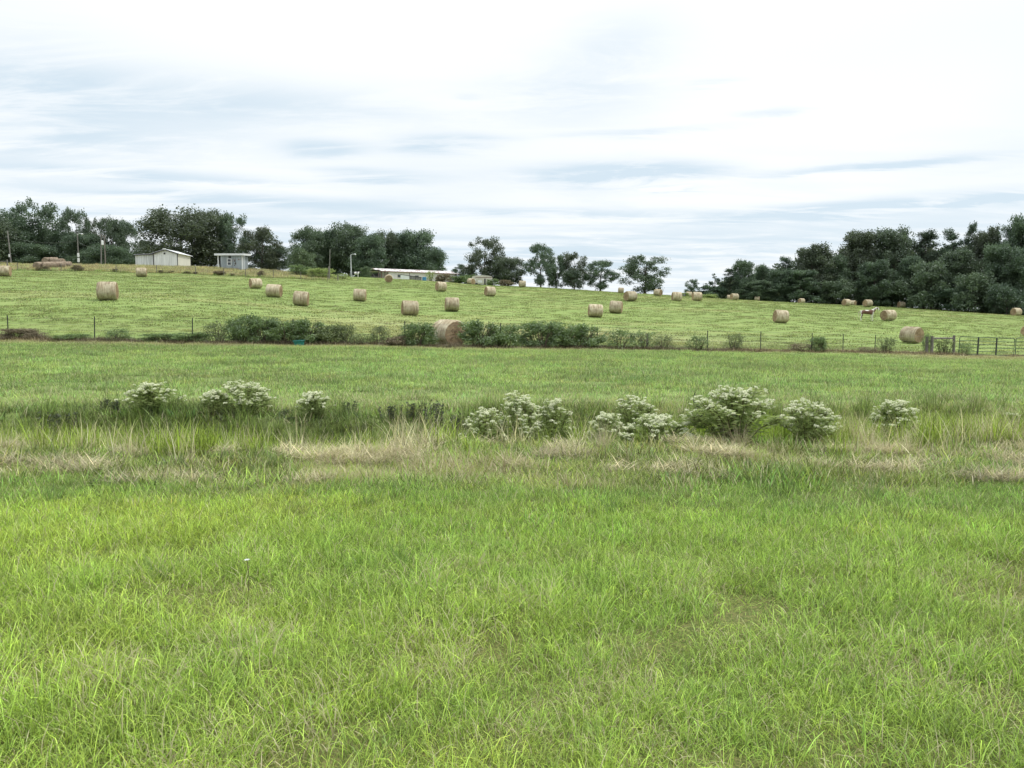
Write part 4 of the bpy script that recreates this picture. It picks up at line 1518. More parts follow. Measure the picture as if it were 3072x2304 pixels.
for (u, v, h, phi, lab, d) in [
    (1345, 1043, 82, 34, 'biggest nearest bale showing its round brown end, wedged in the hedge at the wire fence', 42.9),
    (2734, 1030, 51, 58, 'large pale bale just behind the fence left of the wooden corner posts', None),
    (324, 901, 55, 80, 'large pale bale alone in the left of the field, above the first thin fence posts', None),
    (14, 830, 33, 76, 'pale bale cut off by the left edge of the picture', None),
    (425, 831, 28, 85, 'pale bale seen side on just below the left part of the white barn', None),
    (767, 866, 31, -70, 'bale right of and below the grey shed, leftmost of a descending row of three', None),
    (823, 892, 40, 74, 'middle bale of the descending row of three below the shed, with an orange right edge', None),
    (904, 918, 44, 80, 'lowest right bale of the descending row of three below the shed', None),
    (1080, 904, 37, 84, 'bale seen side on alone in the field below the street lamp', None),
    (1166, 847, 23, 4, 'reddish bale facing us with its round end, in front of the long white home', None),
    (1230, 948, 47, -80, 'bale seen side on above the biggest bale, lower left of the nearby pair', None),
    (1356, 934, 42, -84, 'bale seen side on straight above the biggest bale in the hedge', None),
    (1323, 874, 29, -66, 'bale on the upper slope below the right end of the long white home', None),
    (1470, 889, 29, -66, 'bale on the upper slope below the cream trailer', None),
    (1414, 853, 19, 42, 'small bale beside the left end of the cream trailer', 183),
    (1567, 862, 20, -84, 'small bale standing on the skyline against white sky, right of the cream trailer', None),
    (1786, 952, 40, -82, 'lower left bale of the pair in the middle of the field above the right hedge', None),
    (1848, 940, 37, 82, 'upper right bale of the pair in the middle of the field above the right hedge', None),
    (1862, 884, 17, -84, 'pale bale half sunk behind the crest left of the lone wide oak', -868),
    (1891, 904, 31, -56, 'bale on the upper slope under the left side of the lone wide oak', None),
    (1974, 888, 21, 60, 'small bale on the skyline at the right foot of the lone wide oak', None),
    (2030, 903, 27, -76, 'bale below the crest, left one of the two under the smallest oak', None),
    (2066, 895, 17, 84, 'bale half hidden behind the crest between two others under the smallest oak', -877),
    (2091, 903, 27, -76, 'bale below the crest, right one of the two under the smallest oak', None),
    (2203, 900, 20, -60, 'small pale bale at the left foot of the forest edge', None),
    (2188, 904, 12, 84, 'tiny white bale peeping out left of another at the forest foot', -891),
    (2270, 909, 14, 84, 'small whitish bale sunk behind the crest in front of the dark forest', -894),
    (2403, 912, 15, -45, 'domed bale sunk behind the crest, left of the paired bales at the forest', -895),
    (2342, 969, 39, -70, 'bale with vertical streaks alone in the field left of the horse', None),
    (2538, 916, 20, -46, 'front bale of the touching pair before the forest, end face to the left', 172),
    (2557, 915, 16, 60, 'rear bale of the touching pair before the forest, half hidden on the right', 186),
    (2603, 920, 21, -46, 'bale above the horse in front of the dark forest', None),
    (2703, 922, 18, -60, 'bale before the dark forest above the one the horse stands by', None),
    (2665, 962, 33, -52, 'bale right in front of the brown and white horse, end face to the left', None),
    (3048, 947, 23, -44, 'rightmost whole bale, alone at the forest foot near the right edge', None),
    (3084, 1008, 32, -20, 'bale cut off by the right edge of the picture above the gate', None),
]:
    bale(u, v, h, phi, lab, d)

OLDG = 'old brown bales heaped at the far fence'
for (u, d, up, phi, lab) in [
    (122, 156, 0, -30, 'greyest old bale, the left front one of the heap'),
    (147, 156, 0, -80, 'reddish old bale second from the left in the front row of the heap'),
    (170, 157, 0, -80, 'old bale in the middle of the front row of the heap'),
    (192, 158, 0, 80, 'old bale second from the right in the front row of the heap'),
    (209, 160, 0, 70, 'rightmost smallest looking old bale of the heap'),
    (150, 160, .75, -35, 'old bale on top at the left of the heap'),
    (170, 160, .8, 85, 'topmost old bale in the middle of the heap'),
    (188, 160, .6, 40, 'yellowish old bale on top at the right of the heap'),
]:
    p = stand(u, d)
    bale(u, 0, 22, phi, lab, d, OLDG, True, 'old_hay_bale', z=p.z + up - 0.15)

# ------------------------------------------------------------------ fences and gate
def post_mesh(h, r=0.022, mat=STEEL, seed=0):
    mb = MB()
    mb.tube([(0, 0, -0.3), (0, 0, h)], r, 5)
    mb.box(-r * 1.6, r * 1.6, -r * .4, r * .4, -0.3, h - 0.02)
    return mb.mesh('post', mat)


def wire_part(parent, pts, r, name='wire'):
    mb = MB()
    mb.tube(pts, r, 3, False)
    o = link(name, mb.mesh(name, WIRE), parent)
    return o


fence = link('wire_fence', None)
tag(fence, 'wire fence on thin steel posts crossing the picture between meadow and hayfield', 'fence')
pm = post_mesh(1.38, 0.017)
prev = None
TOPS = []
for (u, lean) in [(-420, 0), (-200, 0), (22, 0), (281, 1.5), (574, 2.2), (880, -1), (1214, 0), (1500, 1), (1792, 0), (2124, 0), (2284, 0), (2438, 0.5), (2532, 0), (2628, 1.5)]:
    p = fence_xy(u)
    o = link('post', pm, fence, loc=p, rot=(0, radians(lean), 0.3))
    o.scale = (1, 1, 0.92 if u > 1500 else 1.02)
    TOPS.append(p)
end = fence_xy(2796)
TOPS.append(end)
for k in range(4):
    hgt = 0.3 + 0.32 * k
    pts = []
    for i, p in enumerate(TOPS):
        pts.append((p.x, p.y, p.z + hgt))
        if i < len(TOPS) - 1:
            q = TOPS[i + 1]
            pts.append(((p.x + q.x) / 2, (p.y + q.y) / 2, (p.z + q.z) / 2 + hgt - 0.03))
    wire_part(fence, pts, 0.0045)
st = MB(); st.tube([(0, 0, -0.2), (0.03, 0, 0.95)], [0.05, 0.04], 6)
so = st.build('stake', WOOD, fence, loc=fence_xy(1941))

br_ = link('corner_brace', None, loc=fence_xy(2799))
tag(br_, 'weathered wooden corner brace of two thick posts and a rail beside the gate', 'fence brace')
a = fence_xy(2799); b = fence_xy(2865)
for (p, r) in ((a, 0.11), (b, 0.095)):
    mb = MB()
    h = at(2799, 1008, a.y).z - a.z if r > .1 else at(2865, 1006, b.y).z - b.z
    mb.tube([(0, 0, -.3), (0.01, 0, h * .5), (-0.01, 0, h)], [r * 1.05, r, r * .92], 9)
    mb.build('post', WOOD, br_, loc=p - a)
mb = MB(); d = b - a
mb.tube([(0.05, 0, at(2799, 1015, a.y).z - a.z), (d.x - .05, d.y, at(2865, 1015, b.y).z - a.z)], 0.065, 7)
mb.build('rail', WOOD, br_)
a2 = a + Vector((-.30, .1, 0))
mb = MB(); mb.tube([(0, 0, -.3), (0.0, 0, at(2799, 1010, a.y).z - a.z)], 0.10, 8); mb.build('post', WOOD, br_, loc=a2 - a)


def gate(u0, u1, vt0, vt1, vb0, vb1, label, d0, d1):
    A = at(u0, vb0, d0); B = at(u1, vb1, d1)
    A.z = g1(A.x, A.y) + 0.06; B.z = A.z + (g1(B.x, B.y) - g1(A.x, A.y))
    dx = (B - A); W = dx.length
    H = at(u0, vt0, d0).z - A.z
    H = max(1.15, min(1.4, H))
    o = link('field_gate', None, loc=A, rot=(0, -math.atan2(B.z - A.z, math.hypot(dx.x, dx.y)), math.atan2(dx.y, dx.x)))
    tag(o, label, 'gate', 'tubular gates closing the gap in the fence')
    c = 0.13
    mb = MB()
    pts = [(0, 0, 0), (0, 0, H - c), (c * .3, 0, H - c * .3), (c, 0, H), (W - c, 0, H), (W - c * .3, 0, H - c * .3), (W, 0, H - c), (W, 0, 0), (0, 0, 0)]
    mb.tube(pts, 0.026, 6, False)
    mb.build('frame', GATE, o)
    for k in range(1, 5):
        m2 = MB(); m2.tube([(0.02, 0, H * k / 5 * 0.98), (W - .02, 0, H * k / 5 * 0.98)], 0.02, 5)
        m2.build('bar', GATE, o)
    for t in (1 / 3, 2 / 3):
        m3 = MB(); m3.box(W * t - .04, W * t + .04, -.035, .035, -0.02, H - .005)
        m3.build('upright', STEEL, o)
    return o


gate(2876, 3041, 1010, 1013, 1064, 1066, 'dark green tubular field gate beside the wooden corner brace, wholly in view', fd_(2876), fd_(3041, .3))
gate(3046, 3205, 1014, 1016, 1066, 1068, 'second dark green tubular gate, cut off by the right edge of the picture', fd_(3046, .3), fd_(3205))
gp = link('gate_post', None, loc=stand(3212, fd_(3212)))
tag(gp, 'wooden gate post beyond the right edge of the picture', 'gate post')
mb = MB(); mb.tube([(0, 0, -.3), (0, 0, 1.5)], .1, 8); mb.build('post', WOOD, gp)

# second, far fence on the left
ff = link('far_fence', None)
tag(ff, 'far wire fence edging the golden pasture below the barn and shed', 'fence')
pm2 = post_mesh(1.5, 0.035, WOOD)
PT = []
for u in (-120, 60, 190, 354, 475, 591, 675, 740, 823, 905, 985):
    p = stand(u, 145.2)
    PT.append(p)
    link('post', pm2, ff, loc=p, rot=(0, 0, 0.2))
for k in range(3):
    wire_part(ff, [(p.x, p.y, p.z + 0.5 + .4 * k) for p in PT], 0.008)
for (u, h, r) in ((989, 2.6, .11), (1016, 1.3, .1)):
    mb = MB(); mb.tube([(0, 0, -.3), (0, 0, h)], r, 7)
    mb.build('post', WOOD, ff, loc=stand(u, 149))
lg = link('rail_fence', None, loc=stand(30, 150))
tag(lg, 'dark wooden post with one rail running out of the left edge of the picture', 'fence')
mb = MB(); mb.tube([(0, 0, -.3), (0, 0, 1.9)], .13, 7); mb.build('post', WOOD, lg)
mb = MB(); mb.tube([(-.1, 0, 1.55), (-14, 0.5, 1.65)], .07, 6); mb.build('rail', WOOD, lg)

# ------------------------------------------------------------------ poles, lamp, wires
def pole(name, u, vtop, d, label, lean=0.0, r=0.15, cat='utility pole', mat=POLE, group='poles at the left wood'):
    b = stand(u, d)
    h = at(u, vtop, d).z - b.z
    o = link(name, None, loc=b)
    tag(o, label, cat, group)
    mb = MB()
    mb.tube([(0, 0, -.3), (lean * .5, 0, h * .5), (lean, 0, h)], [r, r * .9, r * .75], 8)
    mb.build('shaft', mat, o)
    return o, h


p1, h1 = pole('utility_pole', 42, 692, 186, 'leftmost grey utility pole, leaning slightly left', -.5, .17)
mb = MB(); mb.box(-.45, -.12, -.2, .2, 1.9, 2.6); mb.build('meter_box', WHITE, p1)
p2, h2 = pole('lamp_pole', 243, 700, 186, 'wooden pole carrying a yard lamp and white boxes, right of the old bales', 0, .15, 'lamp pole')
mb = MB(); mb.tube([(0, -.1, h2 - .4), (.5, -.1, h2 - .05), (1.0, -.1, h2 - .1)], .05, 5); mb.build('lamp_arm', SILVER, p2)
mb = MB(); mb.tube([(.9, -.1, h2 - .12), (1.15, -.1, h2 - .16), (1.3, -.1, h2 - .3)], [.1, .2, .22], 8); mb.build('lamp_head', SILVER, p2)
for (z0, z1) in ((.9, 1.8), (2.1, 3.0)):
    mb = MB(); mb.box(-.05, .35, -.4, -.16, z0, z1); mb.build('meter_box', WHITE, p2)
p3, h3 = pole('utility_pole', 310, 702, 184, 'front pole of the close pair, carrying a white transformer can', .3, .16)
mb = MB(); mb.tube([(.5, 0, h3 - 2.6), (.5, 0, h3 - 2.5), (.5, 0, h3 - 1.6), (.5, 0, h3 - 1.5)], [.15, .26, .26, .15], 10)
mb.build('transformer', WHITE, p3)
mb = MB(); mb.tube([(-.5, 0, h3 - .3), (.9, 0, h3 - .25)], .06, 5); mb.build('crossarm', WOOD, p3)
p4, h4 = pole('utility_pole', 323, 706, 196, 'rear pole of the close pair, darker and farther back', 0, .16, mat=WOOD)
mb = MB(); mb.tube([(-.5, 0, h4 - .3), (.5, 0, h4 - .3)], .06, 5); mb.build('crossarm', WOOD, p4)
for k in range(3):
    mb = MB(); x = -.4 + .4 * k
    mb.tube([(x, 0, h4 - .25), (x, 0, h4 - .02)], .05, 5); mb.build('insulator', WHITE, p4)
p5, h5 = pole('bare_pole', 990, 748, 150, 'thin bare pole rising from the end post of the far fence', .25, .10, group=None)
p6, h6 = pole('street_lamp', 1056, 764, 170, 'grey yard lamp on a pole beside the black and white cow', -.05, .13, 'street lamp', SILVER, None)
mb = MB(); mb.tube([(-.05, 0, h6 - .05), (.3, 0, h6 + .1), (.75, 0, h6 + .1)], .05, 5); mb.build('lamp_arm', SILVER, p6)
mb = MB(); mb.tube([(.6, 0, h6 + .12), (.85, 0, h6 + .1), (1.05, 0, h6 - .02)], [.07, .15, .17], 8); mb.build('lamp_head', SILVER, p6)


def cable(name, A, B, sag, r, label):
    mb = MB()
    pts = []
    for i in range(13):
        t = i / 12
        p = A.lerp(B, t); p.z -= sag * 4 * t * (1 - t)
        pts.append(p)
    mb.tube(pts, r, 3, False)
    tag(mb.build(name, WIRE), label, 'cable', 'cables between the left poles')


L = lambda o, z: Vector(o.location) + Vector((0, 0, z))
cable('power_cable', L(p1, h1 - 1.5), L(p2, h2 - 1.8), .9, .022, 'slack cable from the leftmost pole to the lamp pole')
cable('power_cable', L(p2, h2 - 1.8), L(p3, h3 - 2.2), 1.0, .022, 'slack cable from the lamp pole to the pole with the transformer')
cable('power_cable', L(p3, h3 - .6), L(p4, h4 - .4), .2, .022, 'short cable joining the tops of the two close poles')
cable('power_cable', L(p1, h1 - 1.5), at(-260, 720, 186), .9, .022, 'cable leaving the leftmost pole towards the left edge')

# ------------------------------------------------------------------ barn
def corrugated(mb, x0, x1, y, z0, z1, z1b=None, pitch=0.45, face=-1, proud=0.02):
    """sheet in the XZ plane at y with ribs; z1b = height at x1"""
    z1b = z1 if z1b is None else z1b
    zt = lambda x: z1 + (z1b - z1) * (x - x0) / (x1 - x0)
    mb.poly([(x0, y, z0), (x1, y, z0), (x1, y, z1b), (x0, y, z1)], [(0, 1, 2, 3)])
    x = x0 + pitch * .5
    while x < x1 - .05:
        w = 0.04
        yf = y + face * proud
        mb.poly([(x - w, y, z0), (x - w * .5, yf, z0), (x + w * .5, yf, z0), (x + w, y, z0),
                 (x - w, y, zt(x)), (x - w * .5, yf, zt(x)), (x + w * .5, yf, zt(x)), (x + w, y, zt(x))],
                [(0, 1, 5, 4), (1, 2, 6, 5), (2, 3, 7, 6)])
        x += pitch


def barn():
    d = 181.0
    k = d / F
    base = stand(505, d)
    z0 = at(505, 806, d).z - 0.2
    uL, uM, uR, uE = 413, 467, 539, 573
    X = lambda u: (u - 505) * k
    Zr = lambda v: at(505, v, d).z - z0
    rz = radians(-6)
    o = link('barn', None, loc=(base.x, base.y, z0), rot=(0, 0, 0))
    tag(o, 'white sheet metal barn with a low gable roof and left lean-to, under the massive oak', 'barn')
    zb = -0.6
    lenb = 7.2
    # gable part
    zg, ze = Zr(748), Zr(760)
    zel, zwl = Zr(763), Zr(764)
    xm = (X(uM) + X(uR)) / 2
    gx0, gx1 = X(uM), X(uR)
    mb = MB()
    corrugated(mb, gx0, xm, 0, zb, ze, zg - .12)
    corrugated(mb, xm, gx1, 0, zb, zg - .12, ze)
    mb.poly([(gx0, lenb, zb), (gx1, lenb, zb), (gx1, lenb, ze), (xm, lenb, zg - .12), (gx0, lenb, ze)], [(4, 3, 2, 1, 0)])
    mb.build('front_wall', BARN_WALL, o)
    # left lean-to
    mb = MB()
    x0 = X(uL)
    corrugated(mb, x0, gx0 - .04, -.05, zb, Zr(765), Zr(763))
    mb.poly([(x0, -.05, zb), (x0, lenb, zb), (x0, lenb, Zr(765)), (x0, -.05, Zr(765))], [(3, 2, 1, 0)])
    mb.poly([(x0, lenb, zb), (gx0, lenb, zb), (gx0, lenb, Zr(763)), (x0, lenb, Zr(765))], [(0, 1, 2, 3)])
    mb.build('lean_to_wall', BARN_WALL_L, o)
    # right side wall, running away from us
    zlow = ze
    x1 = gx1
    mb = MB()
    corrugated(mb, 0, lenb, 0, zb, ze, ze)
    sw = mb.build('side_wall', BARN_WALL_R, o, loc=(gx1, 0.01, 0), rot=(0, 0, radians(90)))
    # roof sheets: ridge runs away from us
    def slab(pts, th, name, mat):
        m = MB()
        up = [(p[0], p[1], p[2] + th) for p in pts]
        m.poly(list(pts) + up, [(3, 2, 1, 0), (4, 5, 6, 7), (0, 1, 5, 4), (1, 2, 6, 5), (2, 3, 7, 6), (3, 0, 4, 7)])
        return m.build(name, mat, o)
    ov = 0.35
    slab([(x0 - .2, -.35, Zr(765) + .02), (gx0 - .02, -.35, Zr(763) + .05), (gx0 - .02, lenb + .3, Zr(763) + .05), (x0 - .2, lenb + .3, Zr(765) + .02)], .10, 'roof', ROOF)
    slab([(gx0 - .3, -ov, ze - .08), (xm, -ov, zg), (xm, lenb + ov, zg), (gx0 - .3, lenb + ov, ze - .08)], .10, 'roof', ROOF)
    slab([(xm, -ov, zg), (gx1 + .45, -ov, ze - .12), (gx1 + .45, lenb + ov, ze - .12), (xm, lenb + ov, zg)], .10, 'roof', ROOF)
    # the roof's fascia boards and the corner trims
    def board(p, q, w, name='trim'):
        m = MB(); p = Vector(p); q = Vector(q)
        m.poly([p + Vector((0, 0, -w)), q + Vector((0, 0, -w)), q, p,
                p + Vector((0, .04, -w)), q + Vector((0, .04, -w)), q + Vector((0, .04, 0)), p + Vector((0, .04, 0))],
               [(0, 1, 2, 3), (4, 7, 6, 5), (0, 4, 5, 1), (1, 5, 6, 2), (2, 6, 7, 3), (3, 7, 4, 0)])
        m.build(name, DARK, o)
    board((gx0 - .3, -ov - .045, ze - .05), (xm, -ov - .045, zg + .03), .24, 'fascia')
    board((xm, -ov - .045, zg + .03), (gx1 + .45, -ov - .045, ze - .09), .22, 'fascia')
    board((x0 - .2, -.40, Zr(765) + .06), (gx0, -.40, Zr(763) + .09), .2, 'fascia')
    for x, z in ((gx0, ze), (gx1, ze)):
        m = MB(); m.box(x - .08, x + .08, -.13, -.055, zb, z - .05); m.build('corner_trim', DARK, o)
    m = MB(); m.box(gx1 + .01, gx1 + .10, lenb - .1, lenb + .04, zb, ze - .05); m.build('corner_trim', DARK, o)
    m = MB(); m.tube([(xm - .2, -.06, zg - .95), (xm - .2, -.12, zg - .95)], .22, 10); m.build('gable_vent', DARK, o)
    m = MB(); m.box(xm - .35, xm + .3, -.62, -.36, zg - .1, zg + .18); m.build('ridge_cap', ROOF, o)


barn()


def shed():
    d = 171.0
    k = d / F
    z0 = at(694, 812, d).z
    base = stand(694, d)
    X = lambda u: (u - 694) * k
    Zr = lambda v: at(694, v, d).z - z0
    o = link('shed', None, loc=(base.x, base.y, z0))
    tag(o, 'small grey corrugated shed with a flat white roof and one sash window', 'shed')
    zb = -.8
    x0, x1 = X(667), X(729)
    wt, zr = Zr(767), Zr(762)
    dep = 4.2
    wx0, wx1, wz0, wz1 = X(686.5), X(699), Zr(796), Zr(776)
    vx0, vx1, vz0, vz1 = X(690.5), X(699), Zr(775.2), Zr(768)
    mb = MB()
    corrugated(mb, x0, wx0, 0, zb, wt, pitch=.3)
    corrugated(mb, wx1, x1, 0, zb, wt, pitch=.3)
    corrugated(mb, wx0, wx1, 0, zb, wz0, pitch=.3)
    corrugated(mb, wx0, vx0, 0, vz0, wt, pitch=.3)
    mb.poly([(wx0, 0, wz1), (wx1, 0, wz1), (wx1, 0, vz0), (wx0, 0, vz0)], [(0, 1, 2, 3)])
    mb.poly([(vx0, 0, vz1), (wx1, 0, vz1), (wx1, 0, wt), (vx0, 0, wt)], [(0, 1, 2, 3)])
    mb.poly([(x1, 0, zb), (x1, dep, zb), (x1, dep, wt), (x1, 0, wt)], [(0, 1, 2, 3)])
    mb.poly([(x0, dep, zb), (x1, dep, zb), (x1, dep, wt), (x0, dep, wt)], [(3, 2, 1, 0)])
    mb.poly([(x0, 0, zb), (x0, dep, zb), (x0, dep, wt), (x0, 0, wt)], [(3, 2, 1, 0)])
    mb.build('wall', SHED_WALL, o)
    # recess on the left under the roof: open porch bay, its shade given by a dark panel
    mb = MB(); mb.box(X(658), X(661), -.05, .12, zb, wt); mb.build('porch_post', WHITE, o)
    mb = MB(); mb.box(X(661) + .01, x0 - .02, .5, .6, zb, wt - .02); mb.build('bay_shade', DARK, o)
    mb = MB(); mb.box(X(730), X(732.5), -.08, .1, zb, wt); mb.build('corner_trim', WHITE, o)
    mb = MB(); mb.box(X(734), X(735.5), .3, .4, zb, wt); mb.build('corner_trim', WHITE, o)
    # roof
    mb = MB()
    a, b = X(651), X(737)
    mb.poly([(a, -.5, wt + .02), (b, -.5, wt + .02), (b, dep + .4, wt + .35), (a, dep + .4, wt + .35),
             (a, -.5, zr + .08), (b, -.5, zr + .08), (b, dep + .4, zr + .4), (a, dep + .4, zr + .4)],
            [(3, 2, 1, 0), (4, 5, 6, 7), (0, 1, 5, 4), (1, 2, 6, 5), (2, 3, 7, 6), (3, 0, 4, 7)])
    mb.build('roof', ROOF, o)
    # window
    mb = MB()
    t = .1
    for bx in ((wx0, wx1, wz0, wz0 + t), (wx0, wx1, wz1 - t, wz1), (wx0, wx0 + t, wz0 + t, wz1 - t), (wx1 - t, wx1, wz0 + t, wz1 - t),
               (wx0 + t, wx1 - t, (wz0 + wz1) / 2 - .05, (wz0 + wz1) / 2 + .05)):
        mb.box(bx[0], bx[1], -.06, .04, bx[2], bx[3])
    w = mb.build('window', WHITE, o)
    zm = (wz0 + wz1) / 2
    for (p, q) in ((wz0 + t, zm - .05), (zm + .05, wz1 - t)):
        mb = MB(); mb.box(wx0 + t, wx1 - t, -.005, .02, p, q); mb.build('pane', GLASS, w)
    mb = MB(); mb.box(vx0 + .01, wx1 - .01, -.03, .02, vz0 + .01, vz1 - .01); mb.build('vent_opening', DARK, o)
    mb = MB()
    for (u, v, r) in ((709, 783, .16), (711, 791, .2), (708, 796, .12), (712, 787, .1)):
        mb.tube([(X(u), -.022, Zr(v)), (X(u), -.034, Zr(v))], [r, r * .8], 7)
    mb.build('rust_patch', BARK, o)


shed()


def long_home():
    A = at(1133, 842, 190); B = at(1371, 853, 204)
    A.z = at(1133, 839, 190).z - .3
    dv = B - A
    W = math.hypot(dv.x, dv.y)
    o = link('mobile_home', None, loc=A, rot=(0, 0, math.atan2(dv.y, dv.x)))
    tag(o, 'long low white mobile home with rust streaked roof and porch, behind the crest', 'house')
    H = at(1133, 813, 190).z - A.z
    drop = at(1371, 822, 204).z - A.z - H     # the floor follows the fall of the land only a little
    Hr = lambda x: H + drop * x / W
    px = 3.0
    dep = 4.5
    mb = MB()
    corrugated(mb, px, W, 0, -.8, Hr(px), Hr(W), pitch=.4)
    mb.poly([(W, 0, -.8), (W, dep, -.8), (W, dep, Hr(W)), (W, 0, Hr(W))], [(0, 1, 2, 3)])
    mb.poly([(px, 0, -.8), (px, dep, -.8), (px, dep, Hr(px)), (px, 0, Hr(px))], [(3, 2, 1, 0)])
    mb.poly([(px, dep, -.8), (W, dep, -.8), (W, dep, Hr(W)), (px, dep, Hr(px))], [(3, 2, 1, 0)])
    mb.build('wall', HOME_WALL, o)
    # low pitched roof in sheets
    n = 20
    rise = .75
    for k in range(n):
        x0, x1 = -0.3 + (W + .8) * k / n, -0.3 + (W + .8) * (k + 1) / n - .03
        th = .05
        m = MB()
        for sgn, ya, yb in ((1, -.5, dep / 2), (-1, dep + .4, dep / 2)):
            za0, za1 = Hr(x0) + .02, Hr(x1) + .02
            P = [(x0, ya, za0), (x1, ya, za1), (x1, yb, za1 + rise), (x0, yb, za0 + rise)]
            Q = [(p[0], p[1], p[2] + th) for p in P]
            m.poly(P + Q, [(3, 2, 1, 0), (4, 5, 6, 7), (0, 1, 5, 4), (1, 2, 6, 5), (2, 3, 7, 6), (3, 0, 4, 7)])
        m.build('roof_sheet', RUSTY, o)
    m = MB(); m.box(-.3, W + .4, -.55, -.51, 0, .14)
    for i, v in enumerate(m.v): m.v[i] = (v[0], v[1], v[2] + Hr(v[0]) - .12)
    m.build('fascia', BROWN_TRIM, o)
    # windows
    for (x, w, zc, h) in ((px + 3.0, 1.1, H - 1.0, .8), (px + 8.0, 1.2, H - 1.05, .8), (px + 12.6, .6, H - 1.1, .35), (px + 20, 1.1, H - 1.2, .8)):
        m = MB(); m.box(x - w / 2, x + w / 2, -.06, -.022, zc - h / 2, zc + h / 2)
        wn = m.build('window', CREAM, o)
        m = MB(); m.box(x - w / 2 + .1, x + w / 2 - .1, -.075, -.062, zc - h / 2 + .08, zc + h / 2 - .08); m.build('pane', GLASS, wn)
    m = MB(); m.box(px + 5.9, px + 6.0, -.06, -.024, -.6, H - .1); m.build('downpipe', DARK, o)
    # porch posts, rail and the dark back of the porch
    for x in (0.05, .9, 1.75, 2.6):
        m = MB(); m.box(x, x + .13, -.35, -.22, -.8, Hr(x)); m.build('porch_post', BROWN_TRIM, o)
    m = MB(); m.box(0, px, -.34, -.26, .75, .85); m.build('porch_rail', BROWN_TRIM, o)
    m = MB(); m.box(0, px - .02, dep * .55, dep * .6, -.8, H * .35); m.build('porch_back', DARK, o)
    # open lean-to frame at its left end
    q = link('open_frame', None, loc=at(1110, 838, 188), rot=(0, 0, .02))
    q.location.z = A.z - .2
    tag(q, 'bare timber lean-to frame with a diagonal brace, left of the long home', 'shed frame')
    Wf = 27 * 188 / F; Hf = at(1110, 811, 188).z - q.location.z
    for x in (0, Wf):
        m = MB(); m.box(x - .07, x + .07, -.07, .07, -.5, Hf); m.build('post', POLE, q)
    for x in (0, Wf):
        m = MB(); m.box(x - .07, x + .07, 2.93, 3.07, -.5, Hf - .1); m.build('post', POLE, q)
    m = MB(); m.tube([(0.05, -.1, Hf - .1), (Wf * .55, -.1, Hf * .42)], .06, 4); m.build('brace', POLE, q)
    m = MB(); m.box(-.1, Wf, -.12, .0, Hf * .36, Hf * .42); m.build('rail', POLE, q)
    m = MB(); m.box(-.2, Wf + .1, -.3, 3.3, Hf + .003, Hf + .12); m.build('roof', DARK, q)
    m = MB(); m.box(0.1, Wf - .1, 2.6, 2.7, -.5, Hf * .75); m.build('back_wall', DARK, q)


BROWN_TRIM = mat_plain('brown_trim', (0.17, 0.09, 0.08), 0.7, .25, 3)
long_home()

# plank windbreak, blue barrel, trailer
pn = link('board_windbreak', None, loc=stand(1203, 183))
pn.location.z = at(1203, 840, 183).z
tag(pn, 'low sloping windbreak of whitish boards in front of the long home', 'fence')
Wp = 63 * 183 / F
for k in range(12):
    x0 = Wp * k / 12
    h = 1.25 * (1 - .55 * k / 12)
    m = MB(); m.box(x0, x0 + Wp / 12 - .03, 0, .05, -.4, h); m.build('board', WHITE if k < 5 else POLE, pn)
m = MB(); m.poly([(0, -.06, 1.25), (Wp, -.06, .55), (Wp, .12, .55), (0, .12, 1.25), (0, -.06, 1.36), (Wp, -.06, .66), (Wp, .12, .66), (0, .12, 1.36)],
                 [(3, 2, 1, 0), (4, 5, 6, 7), (0, 1, 5, 4), (1, 2, 6, 5), (2, 3, 7, 6), (3, 0, 4, 7)])
m.build('cap_board', DARK, pn)
bb = link('blue_barrel', None, loc=stand(1274, 180))
bb.location.z = at(1274, 845, 180).z
tag(bb, 'bright blue plastic barrel standing in front of the long home', 'barrel')
m = MB(); m.tube([(0, 0, 0), (0, 0, .05), (0, 0, .45), (0, 0, .5), (0, 0, .95), (0, 0, 1.0)], [.4, .5, .52, .49, .5, .42], 14); m.build('drum', BLUE, bb)
m = MB(); m.tube([(0, 0, 1.0), (0, 0, 1.06)], [.44, .42], 14); m.build('lid', BLUE, bb)


def trailer():
    d = 186.0
    k = d / F
    z0 = at(1446, 856, d).z
    b = stand(1446, d)
    o = link('camper_trailer', None, loc=(b.x, b.y, z0))
    tag(o, 'cream metal trailer with a curved roof, partly behind bushes under the tall spreading oak', 'trailer')
    X = lambda u: (u - 1446) * k
    Zr = lambda v: at(1446, v, d).z - z0
    prof = []
    for (u, v) in ((1416, 852), (1415, 836), (1418, 829), (1428, 826.5), (1447, 825.5), (1466, 827), (1476, 829.5), (1477, 840), (1477, 852)):
        prof.append((X(u), Zr(v)))
    m = MB()
    n = len(prof)
    m.poly([(x, 0, z) for x, z in prof] + [(x, 2.4, z) for x, z in prof],
           [tuple(range(n))[::-1], tuple(range(n, 2 * n))] + [(i, (i + 1) % n, n + (i + 1) % n, n + i) for i in range(n)])
    m.build('body', CREAM, o)
    m = MB(); m.box(X(1427), X(1476), -.035, -.003, Zr(833), Zr(831.5)); m.build('side_rib', BROWN_TRIM, o)
    for (u0, u1, v0, v1, nm, mt) in ((1434, 1447, 848, 841, 'window', WHITE), (1453, 1457, 852, 836, 'door', DARK), (1421, 1428, 846, 838, 'window', WHITE)):
        m = MB(); m.box(X(u0), X(u1), -.045, -.003, Zr(v0), Zr(v1)); m.build(nm, mt, o)
    for u in (1430, 1466):
        m = MB(); m.tube([(X(u), -.02, Zr(853)), (X(u), .2, Zr(853))], .36, 14); m.build('wheel', DARK, o)


trailer()

